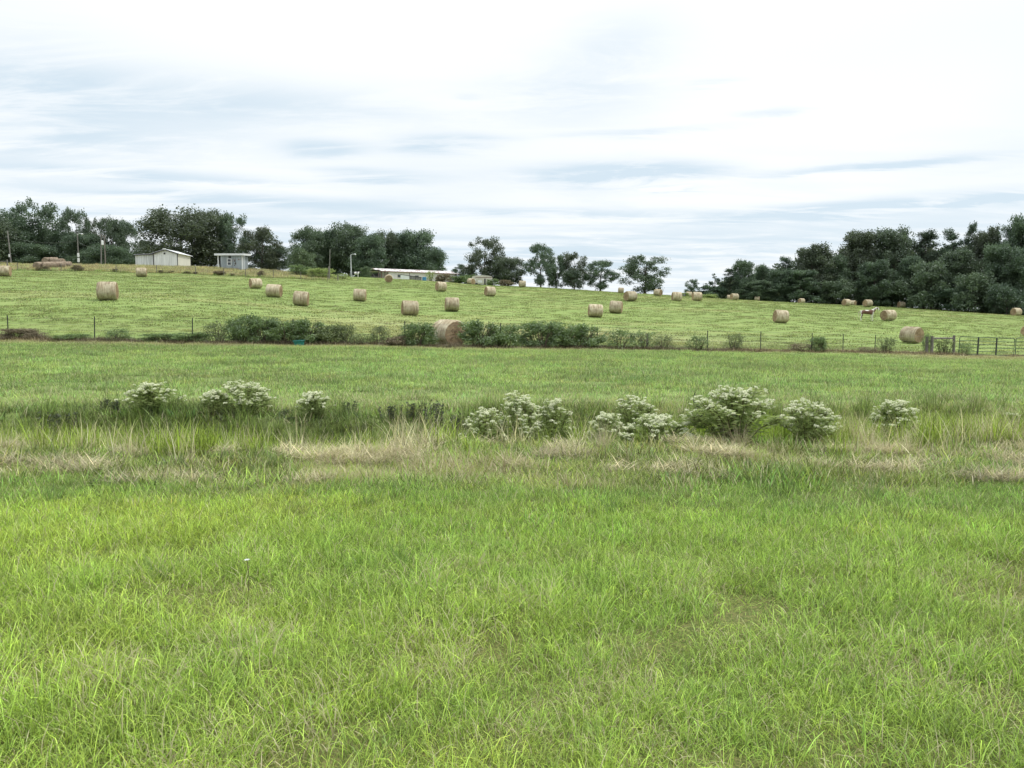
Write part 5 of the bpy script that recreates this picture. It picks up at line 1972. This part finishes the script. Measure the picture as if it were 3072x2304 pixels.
# teal tub by the hedge
tb = link('teal_tub', None, loc=stand(896, fd_(896, -1.0)), rot=(radians(4), radians(-4), .15))
tag(tb, 'teal plastic tub sitting in the grass at the foot of the hedge', 'tub')
m = MB()
nA = 20
ro = [(0.24, 0.0), (0.29, .27), (.31, .28), (.31, .30), (.27, .30), (.22, .04)]
V = []; Fq = []
for (r, z) in ro:
    for k in range(nA):
        a = 2 * pi * k / nA
        V.append((r * 1.0 * cos(a), r * .8 * sin(a), z))
for i in range(len(ro) - 1):
    for k in range(nA):
        Fq.append((i * nA + k, i * nA + (k + 1) % nA, (i + 1) * nA + (k + 1) % nA, (i + 1) * nA + k))
m.v = V; m.f = Fq + [tuple(range(nA))[::-1], tuple((len(ro) - 1) * nA + k for k in range(nA))]
m.build('bowl', TEAL, tb)
m = MB(); m.tube([(.315 * cos(a) , .255 * sin(a), .295) for a in [2 * pi * k / 24 for k in range(25)]], .012, 5, False)
m.build('rim', TEAL, tb)


# ------------------------------------------------------------------ horse and cow
def animal(name, bones, colour, mat, parent_name, sub=2):
    """one continuous body from a skeleton of (x, y, z, rx, ry) vertices and chains"""
    verts, edges = bones
    me = bpy.data.meshes.new('skeleton')
    me.from_pydata([v[:3] for v in verts], edges, [])
    o = bpy.data.objects.new('skeleton', me)
    COL.objects.link(o)
    md = o.modifiers.new('skin', 'SKIN')
    md.use_smooth_shade = True
    for i, v in enumerate(verts):
        sv = me.skin_vertices[0].data[i]
        sv.radius = (v[3], v[4])
        sv.use_root = (i == 0)
    s = o.modifiers.new('sub', 'SUBSURF'); s.levels = sub; s.render_levels = sub
    dg = bpy.context.evaluated_depsgraph_get()
    dg.update()
    m2 = bpy.data.meshes.new_from_object(o.evaluated_get(dg))
    bpy.data.objects.remove(o)
    co = np.empty(len(m2.vertices) * 3, np.float32)
    m2.vertices.foreach_get('co', co)
    co = co.reshape(-1, 3)
    c = colour(co)
    a = m2.attributes.new('coat', 'FLOAT_COLOR', 'POINT')
    a.data.foreach_set('color', np.concatenate([c, np.ones((len(c), 1))], 1).astype(np.float32).ravel())
    m2.materials.clear(); m2.materials.append(mat)
    m2.name = name
    return m2


def mat_coat():
    m, N, out = new_mat('animal_coat')
    c = attr(N, 'coat').outputs['Color']
    tc = N.node('ShaderNodeTexCoord').outputs['Object']
    n = N.noise(tc, 14, 3)
    k = N.ramp(n, .3, .7, .88, 1.08)
    principled(N, out, N.mix(1.0, c, N.combine(k, k, k), 'MULTIPLY'), .6, 0, n, .005, .25)
    return m


COAT = mat_coat()


def quadruped():
    v = []; e = []

    def chain(pts, start=None):
        prev = start
        for p in pts:
            v.append(p); i = len(v) - 1
            if prev is not None: e.append((prev, i))
            prev = i
        return prev
    # trunk: croup to chest, (x, y, z, r_side, r_vertical)
    v.append((-.12, 0, 1.08, .27, .29))
    a = chain([(-.42, 0, 1.14, .25, .27), (-.68, 0, 1.17, .25, .26), (-.84, 0, 1.14, .15, .18)], 0)
    b = chain([(.18, 0, 1.10, .27, .31), (.44, 0, 1.16, .23, .32), (.60, 0, 1.22, .18, .26)], 0)
    # neck and head
    chain([(.78, 0, 1.38, .12, .20), (.95, 0, 1.54, .10, .15), (1.08, 0, 1.64, .09, .12), (1.17, 0, 1.60, .085, .12),
           (1.26, 0, 1.48, .075, .10), (1.34, 0, 1.36, .055, .07), (1.37, 0, 1.30, .045, .055)], b)
    nk = len(v)
    # legs: front pair from the chest, hind pair from the croup
    for s, dx in ((1, 0.0), (-1, .10)):
        chain([(.46 + dx, .13 * s, .92, .10, .12), (.46 + dx, .14 * s, .72, .065, .075), (.47 + dx, .14 * s, .46, .045, .05),
               (.46 + dx, .14 * s, .24, .032, .034), (.47 + dx, .14 * s, .12, .036, .038), (.50 + dx, .14 * s, .03, .05, .045)], b - 1)
    for s, dx in ((1, 0.0), (-1, -.14)):
        chain([(-.62 + dx, .14 * s, .90, .13, .17), (-.54 + dx, .15 * s, .72, .085, .11), (-.72 + dx, .15 * s, .50, .05, .062),
               (-.70 + dx, .15 * s, .26, .034, .038), (-.69 + dx, .15 * s, .12, .038, .04), (-.65 + dx, .15 * s, .03, .052, .046)], a - 1)
    return v, e


def horse_colour(co):
    x, y, z = co[:, 0], co[:, 1], co[:, 2]
    n = vnoise(x * 5 + 3, z * 5 + y * 3, 4) - .5
    white = np.array([.68, .66, .60]); brown = np.array([.125, .062, .045]); dk = np.array([.05, .04, .038])
    k = np.zeros(len(x))
    E = lambda cx, cz, rx, rz: 1 - (((x - cx) / rx) ** 2 + ((z - cz) / rz) ** 2) + n * .6
    for b in (E(-.48, 1.06, .34, .32), E(-.52, .80, .2, .34), E(.15, 1.04, .42, .30), E(.0, .86, .54, .15), E(.36, 1.24, .27, .22)):
        k = np.maximum(k, sstep(-.05, .12, b))
    nk = sstep(0, .1, E(.80, 1.28, .18, .28)) * sstep(.0, .08, (x - .63) * 1 - (z - 1.15) * .35 + .02)
    k = np.maximum(k, nk)
    k = np.maximum(k, sstep(0, .1, E(1.13, 1.55, .10, .16)))
    c = white * (1 - k[:, None]) + brown * k[:, None]
    hb = sstep(0, .2, E(-.70, .55, .1, .25))
    c = c * (1 - hb[:, None]) + brown * .7 * hb[:, None]
    blaze = sstep(1.22, 1.26, x + (z - 1.45) * .5)
    c = c * (1 - blaze[:, None]) + white * blaze[:, None]
    muz = sstep(1.34, 1.38, x)
    c = c * (1 - muz[:, None]) + dk * muz[:, None]
    hoof = 1 - sstep(.04, .07, z)
    return c * (1 - hoof[:, None]) + dk * hoof[:, None]


def hair_part(name, strands, mat, parent):
    m = MB()
    for pts, r in strands:
        m.tube(pts, [r, r * .9, r * .6, r * .15][:len(pts)], 4)
    return m.build(name, mat, parent)


HAIR = mat_plain('pale_hair', (.52, .47, .38), .8, .2, 9)
HAIR_D = mat_plain('dark_hair', (.06, .045, .035), .8, .2, 9)


def horse():
    body = animal('body', quadruped(), horse_colour, COAT, 'horse')
    p = place(2602, 963, 60, 160)
    s = 41 / F * p.y / 1.72
    o = link('horse', None, loc=p, rot=(0, 0, radians(-8)), scale=(s, s, s))
    tag(o, 'brown and white paint horse standing in the field, head towards a bale', 'horse')
    link('body', body, o)
    rs = RS(4)
    st = []
    for k in range(10):
        t = k / 9
        x, z = .66 + .40 * t, 1.48 + .26 * t
        st.append(([(x, .0, z), (x - .03, .06, z - .03), (x - .06, .10 * (1 if k % 3 else -1), z - .16 - .05 * rs.rand())], .035))
    hair_part('mane', st, HAIR, o)
    st = [([(-.92, .01 * k, 1.24), (-1.03, .015 * k, 1.08), (-1.06, .02 * k, .8), (-1.04 + .02 * k, .03 * k, .42)], .045) for k in (-1, 0, 1)]
    hair_part('tail', st, HAIR, o)
    for s_ in (1, -1):
        m = MB(); m.tube([(1.09, .05 * s_, 1.71), (1.10, .06 * s_, 1.78), (1.115, .055 * s_, 1.85)], [.035, .03, .006], 5); m.build('ear', HAIR_D, o)
        m = MB(); m.tube([(1.20, .075 * s_, 1.60), (1.20, .088 * s_, 1.60)], [.02, .012], 6); m.build('eye', HAIR_D, o)


horse()


def cow_colour(co):
    x, y, z = co[:, 0], co[:, 1], co[:, 2]
    n = vnoise(x * 3 + 8, z * 3 + y * 2, 9) - .5
    w = sstep(-.30, -.22, x + n * .1) * (1 - sstep(.22, .30, x + n * .1))
    w = np.maximum(w, sstep(.46, .52, x) * (1 - sstep(.85, .95, x)))
    w = np.maximum(w, 1 - sstep(.5, .6, z))
    return np.array([.72, .71, .68]) * w[:, None] + np.array([.022, .022, .024]) * (1 - w[:, None])


def cow():
    v = []; e = []

    def chain(pts, start=None):
        prev = start
        for p in pts:
            v.append(p); i = len(v) - 1
            if prev is not None: e.append((prev, i))
            prev = i
        return prev
    v.append((-.1, 0, .98, .33, .34))
    a = chain([(-.45, 0, 1.02, .31, .32), (-.75, 0, 1.04, .26, .27), (-.92, 0, 1.04, .14, .16)], 0)
    b = chain([(.25, 0, 1.0, .31, .33), (.55, 0, 1.05, .24, .30)], 0)
    chain([(.80, 0, 1.18, .13, .17), (1.0, 0, 1.26, .11, .13), (1.16, 0, 1.20, .10, .11), (1.32, 0, 1.08, .08, .08), (1.38, 0, 1.02, .07, .06)], b)
    for s, dx in ((1, 0.0), (-1, .08)):
        chain([(.48 + dx, .16 * s, .78, .10, .11), (.48 + dx, .16 * s, .45, .055, .06), (.48 + dx, .16 * s, .18, .04, .045), (.50 + dx, .16 * s, .03, .055, .05)], b)
        chain([(-.68 - dx, .17 * s, .78, .13, .15), (-.72 - dx, .17 * s, .48, .06, .07), (-.68 - dx, .17 * s, .2, .042, .046), (-.66 - dx, .17 * s, .03, .056, .05)], a - 1)
    body = animal('body', (v, e), cow_colour, COAT, 'cow')
    p = place(1070, 833, 120, 200) or stand(1070, 172)
    p = stand(1070, min(p.y, 172))
    s = .95
    o = link('cow', None, loc=p, rot=(0, 0, radians(-15)), scale=(s, s, s))
    tag(o, 'black and white cow standing behind the crest beside the street lamp', 'cow')
    link('body', body, o)
    m = MB(); m.tube([(-1.0, 0, 1.15), (-1.08, 0, .95), (-1.08, 0, .5)], [.03, .025, .04], 5); m.build('tail', HAIR_D, o)
    for s_ in (1, -1):
        m = MB(); m.tube([(1.06, .09 * s_, 1.31), (1.05, .2 * s_, 1.32), (1.05, .26 * s_, 1.28)], [.03, .045, .01], 5); m.build('ear', HAIR_D, o)


cow()


# ------------------------------------------------------------------ flowering weeds in the ditch
def floret_head(seed):
    """flat-topped cluster of small white florets"""
    rs = RS(seed)
    n = 26
    a = rs.rand(n) * 2 * pi; r = .042 * np.sqrt(rs.rand(n))
    c = np.stack([r * np.cos(a), r * np.sin(a), .010 * (1 - (r / .042) ** 2) + rs.normal(0, .003, n)], 1)
    V = []; Fc = []
    for p in c:
        b = len(V); s = rs.uniform(.0045, .0075)
        V += [(p[0] - s, p[1], p[2]), (p[0], p[1] - s, p[2] + .001), (p[0] + s, p[1], p[2]), (p[0], p[1] + s, p[2] - .001), (p[0], p[1], p[2] + s * 1.1), (p[0], p[1], p[2] - .022)]
        Fc += [(b, b + 1, b + 4), (b + 1, b + 2, b + 4), (b + 2, b + 3, b + 4), (b + 3, b, b + 4), (b, b + 5, b + 2)]
    return np_mesh('flower_head', V, [np.array(Fc)], FLOWER, {'br': np.repeat(rs.rand(n), 6)})


HEADS = [floret_head(s) for s in range(5)]


def weed_model(seed, leafmat, dense=1.0):
    """unit-size rounded weed: stems fanning from the base, narrow leaves along them; returns stems, leaves, tips"""
    rs = RS(seed)
    mb = MB()
    tips = []
    LC = []; LD = []; LS = []
    for k in range(int(52 * dense)):
        a = rs.rand() * 2 * pi
        t = math.sqrt(rs.rand())
        # dome: outer stems end lower
        ex, ey = .5 * t * cos(a), .5 * t * sin(a)
        ez = .97 * math.sqrt(max(.05, 1 - (t * .93) ** 2.4)) * rs.uniform(.86, 1.03)
        s = Vector((.09 * t * cos(a), .09 * t * sin(a), -.03)); e = Vector((ex, ey, ez))
        m = s.lerp(e, .55) + Vector((-.05 * cos(a) * t, -.05 * sin(a) * t, .03))
        mb.tube([s, m, e], [.0065, .005, .0025], 4, False)
        tips.append(e)
        for j in range(5):
            f = rs.uniform(.62, .92)
            p = m.lerp(e, (f - .55) / .45) if f > .55 else s.lerp(m, f / .55)
            q = e + Vector((rs.normal(0, .055), rs.normal(0, .055), rs.normal(-.035, .03)))
            mb.tube([p, p.lerp(q, .6) + Vector((0, 0, -.01)), q], [.003, .0025, .0018], 3, False)
            tips.append(q)
            for w in range(4):
                g = rs.rand()
                LC.append(p.lerp(q, g)); 
        for w in range(40):
            f = rs.uniform(.12, 1) ** .8
            p = s.lerp(m, f / .55) if f < .55 else m.lerp(e, (f - .55) / .45)
            LC.append(p + Vector((rs.normal(0, .04), rs.normal(0, .04), rs.normal(0, .02))))
    C = np.array([tuple(p) for p in LC])
    n = len(C)
    a = rs.normal(size=(n, 3)); a[:, 2] = np.abs(a[:, 2]) * .4 - .1
    a /= np.linalg.norm(a, axis=1)[:, None]
    b = np.cross(a, rs.normal(size=(n, 3))); b /= np.linalg.norm(b, axis=1)[:, None]
    ln = rs.uniform(.045, .095, n)[:, None]
    A = a * ln; B = b * ln * .2
    V = np.stack([C, C + A * .5 - B, C + A, C + A * .5 + B], 1).reshape(-1, 3)
    i = np.arange(n)[:, None] * 4
    Fc = np.concatenate([np.concatenate([i, i + 1, i + 2], 1), np.concatenate([i, i + 2, i + 3], 1)])
    leaves = np_mesh('leaves', V, [Fc], leafmat, {'br': np.repeat(rs.rand(n), 4)})
    return mb.mesh('stems', STEM), leaves, tips


WM = [weed_model(s, WEED_LEAF) for s in (1, 2, 3)]
WG = 'white flowering weeds in the ditch'
wn_ = 0


def flowering_weed(u, vtop, w_px, d, label, heads, i):
    st, lv, tips = WM[i % 3]
    rs = RS(300 + i)
    b = stand(u, d)
    h = at(u, vtop, d).z - b.z
    w = w_px / F * d
    r = link('flowering_weed', None, loc=b, rot=(0, 0, i * 2.1))
    tag(r, label, 'flowering weed', WG)
    o1 = link('stems', st, r, scale=(w, w, h)); o2 = link('leaves', lv, r, scale=(w, w, h))
    T_ = sorted(tips, key=lambda p: -p.z + rs.rand() * .85)
    for k, p in enumerate(T_[:heads]):
        s = rs.uniform(.5, .92)
        link('flower_head', HEADS[rs.randint(5)], r, loc=(p.x * w, p.y * w, p.z * h + .004),
             rot=(rs.normal(0, .3), rs.normal(0, .3), rs.rand() * 6), scale=(s, s, s))
    return r


for i, (u, vt, w, d, hd, lab) in enumerate(FLOWERING):
    flowering_weed(u, vt, w, d, lab, min(285, int(hd * 1.7)), i)


def leafy_stalk_model(seed):
    rs = RS(seed)
    mb = MB(); LC = []; LA = []
    for k in range(9):
        a = rs.rand() * 6.28; r = rs.uniform(0, .32)
        s = Vector((r * cos(a), r * sin(a), -.03)); e = Vector((r * 1.3 * cos(a) + rs.normal(0, .03), r * 1.3 * sin(a), rs.uniform(.7, 1.0)))
        mb.tube([s, s.lerp(e, .5) + Vector((rs.normal(0, .01), rs.normal(0, .01), 0)), e], [.008, .006, .003], 4, False)
        for j in range(44):
            t = rs.uniform(.2, 1.0)
            LC.append(tuple(s.lerp(e, t))); b = rs.rand() * 6.28
            LA.append((cos(b), sin(b), rs.uniform(.5, 1.4)))
    C = np.array(LC); a = np.array(LA); a /= np.linalg.norm(a, axis=1)[:, None]
    n = len(C)
    b = np.cross(a, rs.normal(size=(n, 3))); b /= np.linalg.norm(b, axis=1)[:, None]
    ln = rs.uniform(.06, .11, n)[:, None]
    A = a * ln; B = b * ln * .2
    V = np.stack([C, C + A * .5 - B, C + A, C + A * .5 + B], 1).reshape(-1, 3)
    i = np.arange(n)[:, None] * 4
    Fc = np.concatenate([np.concatenate([i, i + 1, i + 2], 1), np.concatenate([i, i + 2, i + 3], 1)])
    return mb.mesh('stems', STEM), np_mesh('leaves', V, [Fc], DARK_WEED, {'br': np.repeat(rs.rand(n), 4)})


SM = [leafy_stalk_model(s) for s in (1, 2, 3)]
for i, (u, vt, w, d, lab) in enumerate([
    (305, 1192, 60, 13.5, 'dark upright weed at the left, before the leftmost flowering weed'),
    (345, 1196, 60, 13.3, 'dark upright weed touching the leftmost flowering weed'),
    (1045, 1203, 60, 13.4, 'dark leafy stalks right of the small rounded flowering weed'),
    (1170, 1207, 80, 12.9, 'left group of the dark leafy stalks in the middle'),
    (1235, 1204, 75, 13.0, 'centre group of the dark leafy stalks in the middle'),
    (1300, 1204, 80, 12.8, 'right group of the dark leafy stalks in the middle'),
    (1370, 1230, 80, 12.5, 'dark leafy stalks left of the low flowering weed in the middle'),
    (2095, 1180, 55, 12.0, 'dark spiky stalks against the left side of the largest flowering weed'),
    (2352, 1240, 50, 11.9, 'dark stalks between the largest weed and the rounded one beside it'),
    (850, 1225, 70, 13.2, 'dark leafy weed between the big left and the small rounded flowering weeds'),
    (880, 1250, 70, 12.8, 'low brownish leafy weed under the small rounded flowering weed'),
    (160, 1235, 110, 12.6, 'low broad leaved dark weed in the ditch near the left edge'),
    (520, 1235, 120, 13.3, 'dark weeds below the leftmost flowering weed'),
    (640, 1235, 120, 13.0, 'dark weeds below the big left flowering weed'),
]):
    st, lv = SM[i % 3]
    b = stand(u, d); h = at(u, vt, d).z - b.z; ww = w / F * d / .75
    r = link('leafy_weed', None, loc=b, rot=(0, 0, i * 1.3))
    tag(r, lab, 'weed', 'dark leafy weeds in the ditch')
    link('stems', st, r, scale=(ww, ww, h)); link('leaves', lv, r, scale=(ww, ww, h))

# dry straw tufts, each one a thing
def straw_mesh(seed, n, lean, mat, spread=.16, w=.012, upr=1.0):
    rs = RS(seed)
    V = []; Fq = []; BR = []
    for _ in range(n):
        a = rs.rand() * 6.28; r = spread * math.sqrt(rs.rand())
        p = np.array([r * cos(a), r * sin(a), -.03])
        ang = a + rs.normal(0, .8)
        L = rs.uniform(.45, 1.0) * upr
        th = abs(rs.normal(lean, .25)); cu = abs(rs.normal(.25, .25))
        fa = rs.rand() * 6.28; br = rs.rand()
        ww = w * rs.uniform(.6, 1.3)
        b = len(V)
        for i in range(6):
            t = i / 5
            q = ww * (1 - .75 * t) * .5
            V.append((p[0] - cos(fa) * q, p[1] - sin(fa) * q, p[2])); V.append((p[0] + cos(fa) * q, p[1] + sin(fa) * q, p[2]))
            BR += [br, br]
            tt = min(th + cu * t * 1.5, 2.2)
            p = p + np.array([sin(tt) * cos(ang), sin(tt) * sin(ang), cos(tt)]) * L / 5
        for i in range(5):
            k = b + 2 * i
            Fq.append((k, k + 1, k + 3, k + 2))
    return np_mesh('straw_blades', V, [np.array(Fq)], mat, {'br': BR})


STRAW = mat_leaf('dead_straw', (0.40, 0.34, 0.20), (0.78, 0.71, 0.50), 0.3, 0.03, 5)
GREY_STRAW = mat_leaf('grey_straw', (0.28, 0.24, 0.17), (0.66, 0.61, 0.48), 0.3, 0.03, 5)
SMESH = [straw_mesh(1, 70, .35, STRAW), straw_mesh(2, 80, .5, STRAW), straw_mesh(3, 26, .25, GREY_STRAW, .10), straw_mesh(4, 90, .6, GREY_STRAW, .22)]
for i, (u, vt, d, sc, k, lab) in enumerate([
    (15, 1250, 10.2, .62, 3, 'grey arching dead grass tuft at the left edge beside the ditch'),
    (505, 1262, 10.6, .66, 0, 'pale straw tuft below the leftmost flowering weed'),
    (560, 1300, 10.0, .52, 1, 'leaning pale straw tuft just right of another below the left weeds'),
    (455, 1270, 10.9, .55, 0, 'thin straw tuft standing at the left end of the straw group by the ditch'),
    (680, 1275, 10.6, .50, 0, 'sparse straw stalks below the big left flowering weed'),
    (890, 1278, 10.4, .62, 1, 'wide yellowish straw tuft right of the bright ditch grass'),
    (930, 1300, 10.1, .55, 0, 'straw tuft below the small rounded flowering weed'),
    (1095, 1255, 11.0, .70, 2, 'long thin arching stalks left of the dark leafy stalks'),
    (1250, 1215, 10.8, .78, 2, 'tall thin dry stalks crossing the dark leafy weeds in the middle'),
    (1345, 1250, 10.8, .7, 2, 'thin dry stalks before the low flowering weed in the middle'),
    (1620, 1262, 11.0, .66, 2, 'grey upright stalks at the right foot of the middle clump'),
    (1785, 1272, 10.5, .60, 2, 'bleached white upright straw between the middle and the spreading weed'),
    (1812, 1335, 9.6, .40, 0, 'short pale straw tuft just below the bleached upright straw'),
    (2195, 1248, 10.2, .70, 2, 'bleached straw stalks crossed in front of the largest flowering weed'),
    (2230, 1310, 9.9, .55, 1, 'fallen straw tuft sloping right below the largest flowering weed'),
    (2400, 1270, 10.4, .62, 2, 'thin dry stalks in front of the rounded weed beside the largest'),
    (2520, 1255, 10.8, .72, 0, 'pale upright grass tuft right of the rounded flowering weed'),
    (2590, 1262, 10.6, .70, 1, 'broad pale grass tuft in the middle of the right straw stand'),
    (2655, 1255, 10.9, .72, 0, 'pale grass tuft below the rightmost flowering weed, on its left'),
    (2725, 1262, 10.8, .70, 1, 'pale grass tuft right below the rightmost flowering weed'),
    (2830, 1260, 11.4, .66, 0, 'reddish straw tuft right of the rightmost flowering weed'),
    (2910, 1290, 10.8, .6, 3, 'grey tuft between the reddish straw and the right edge'),
    (3010, 1275, 10.2, .75, 3, 'big grey arching dead grass tuft at the right edge'),
    (3065, 1260, 10.0, .75, 0, 'pale straw tuft cut off by the right edge of the picture'),
]):
    b = stand(u, d)
    sc = max(.5, min(1.15, (at(u, vt, d).z - b.z) * 1.22))
    o = link('straw_tuft', SMESH[k], loc=b, rot=(0, 0, i * 1.9), scale=(sc * .8, sc * .8, sc))
    tag(o, lab, 'dry grass tuft', 'dry grass tufts along the ditch')

# dark tufts standing out of the lawn
TUFT = mat_leaf('dark_tuft_blades', (0.07, 0.14, 0.04), (0.17, 0.29, 0.075), 0.3, 0.03, 6)
TM = [straw_mesh(21, 90, .45, TUFT, .14, .007), straw_mesh(22, 70, .35, TUFT, .10, .007)]
for i, (u, v, sc, lab) in enumerate([
    (472, 1740, .26, 'dark green grass tuft nearest the small white flower, on its left'),
    (1215, 1715, .30, 'dark green grass tuft in the lawn right of the small white flower'),
    (160, 1510, .34, 'dark green grass tuft at the left edge of the mown strip'),
    (1104, 1520, .30, 'dark green grass tuft in the mown strip left of the picture centre'),
    (1828, 1545, .34, 'broad dark green grass tuft in the mown strip right of the picture centre'),
    (2619, 1500, .32, 'dark green grass tuft in the mown strip below the rightmost flowering weed'),
    (2360, 1440, .30, 'dark green grass tuft on the rough verge below the rounded flowering weed'),
    (830, 1400, .36, 'dark green grass tuft on the rough verge below the left straw tufts'),
]):
    o = link('grass_tuft', TM[i % 2], loc=place(u, v, 3, 12), rot=(0, 0, i * 1.1), scale=(sc * 1.15, sc * 1.15, sc))
    tag(o, lab, 'grass tuft', 'dark grass tufts in the lawn')

# one small white wildflower in the lawn
b = stand(745, 4.0)
pz = place(744, 1800, 3, 8)
fl = link('white_wildflower', None, loc=pz)
tag(fl, 'single tiny white flower in the foreground lawn, left of centre', 'flower')
mb = MB(); mb.tube([(0, 0, 0), (0.01, 0, .14), (0, 0, .235)], .0025, 4, False); mb.build('stem', STEM, fl)
V = []; Fq = []
for k in range(7):
    a = 2 * pi * k / 7
    b0 = len(V)
    V += [(0, 0, .235), (.011 * cos(a - .35), .011 * sin(a - .35), .24), (.02 * cos(a), .02 * sin(a), .238), (.011 * cos(a + .35), .011 * sin(a + .35), .24)]
    Fq.append((b0, b0 + 1, b0 + 2, b0 + 3))
mb = MB(); mb.v = V; mb.f = Fq; mb.build('petals', WHITE, fl)
print('objects', len(scene.objects))
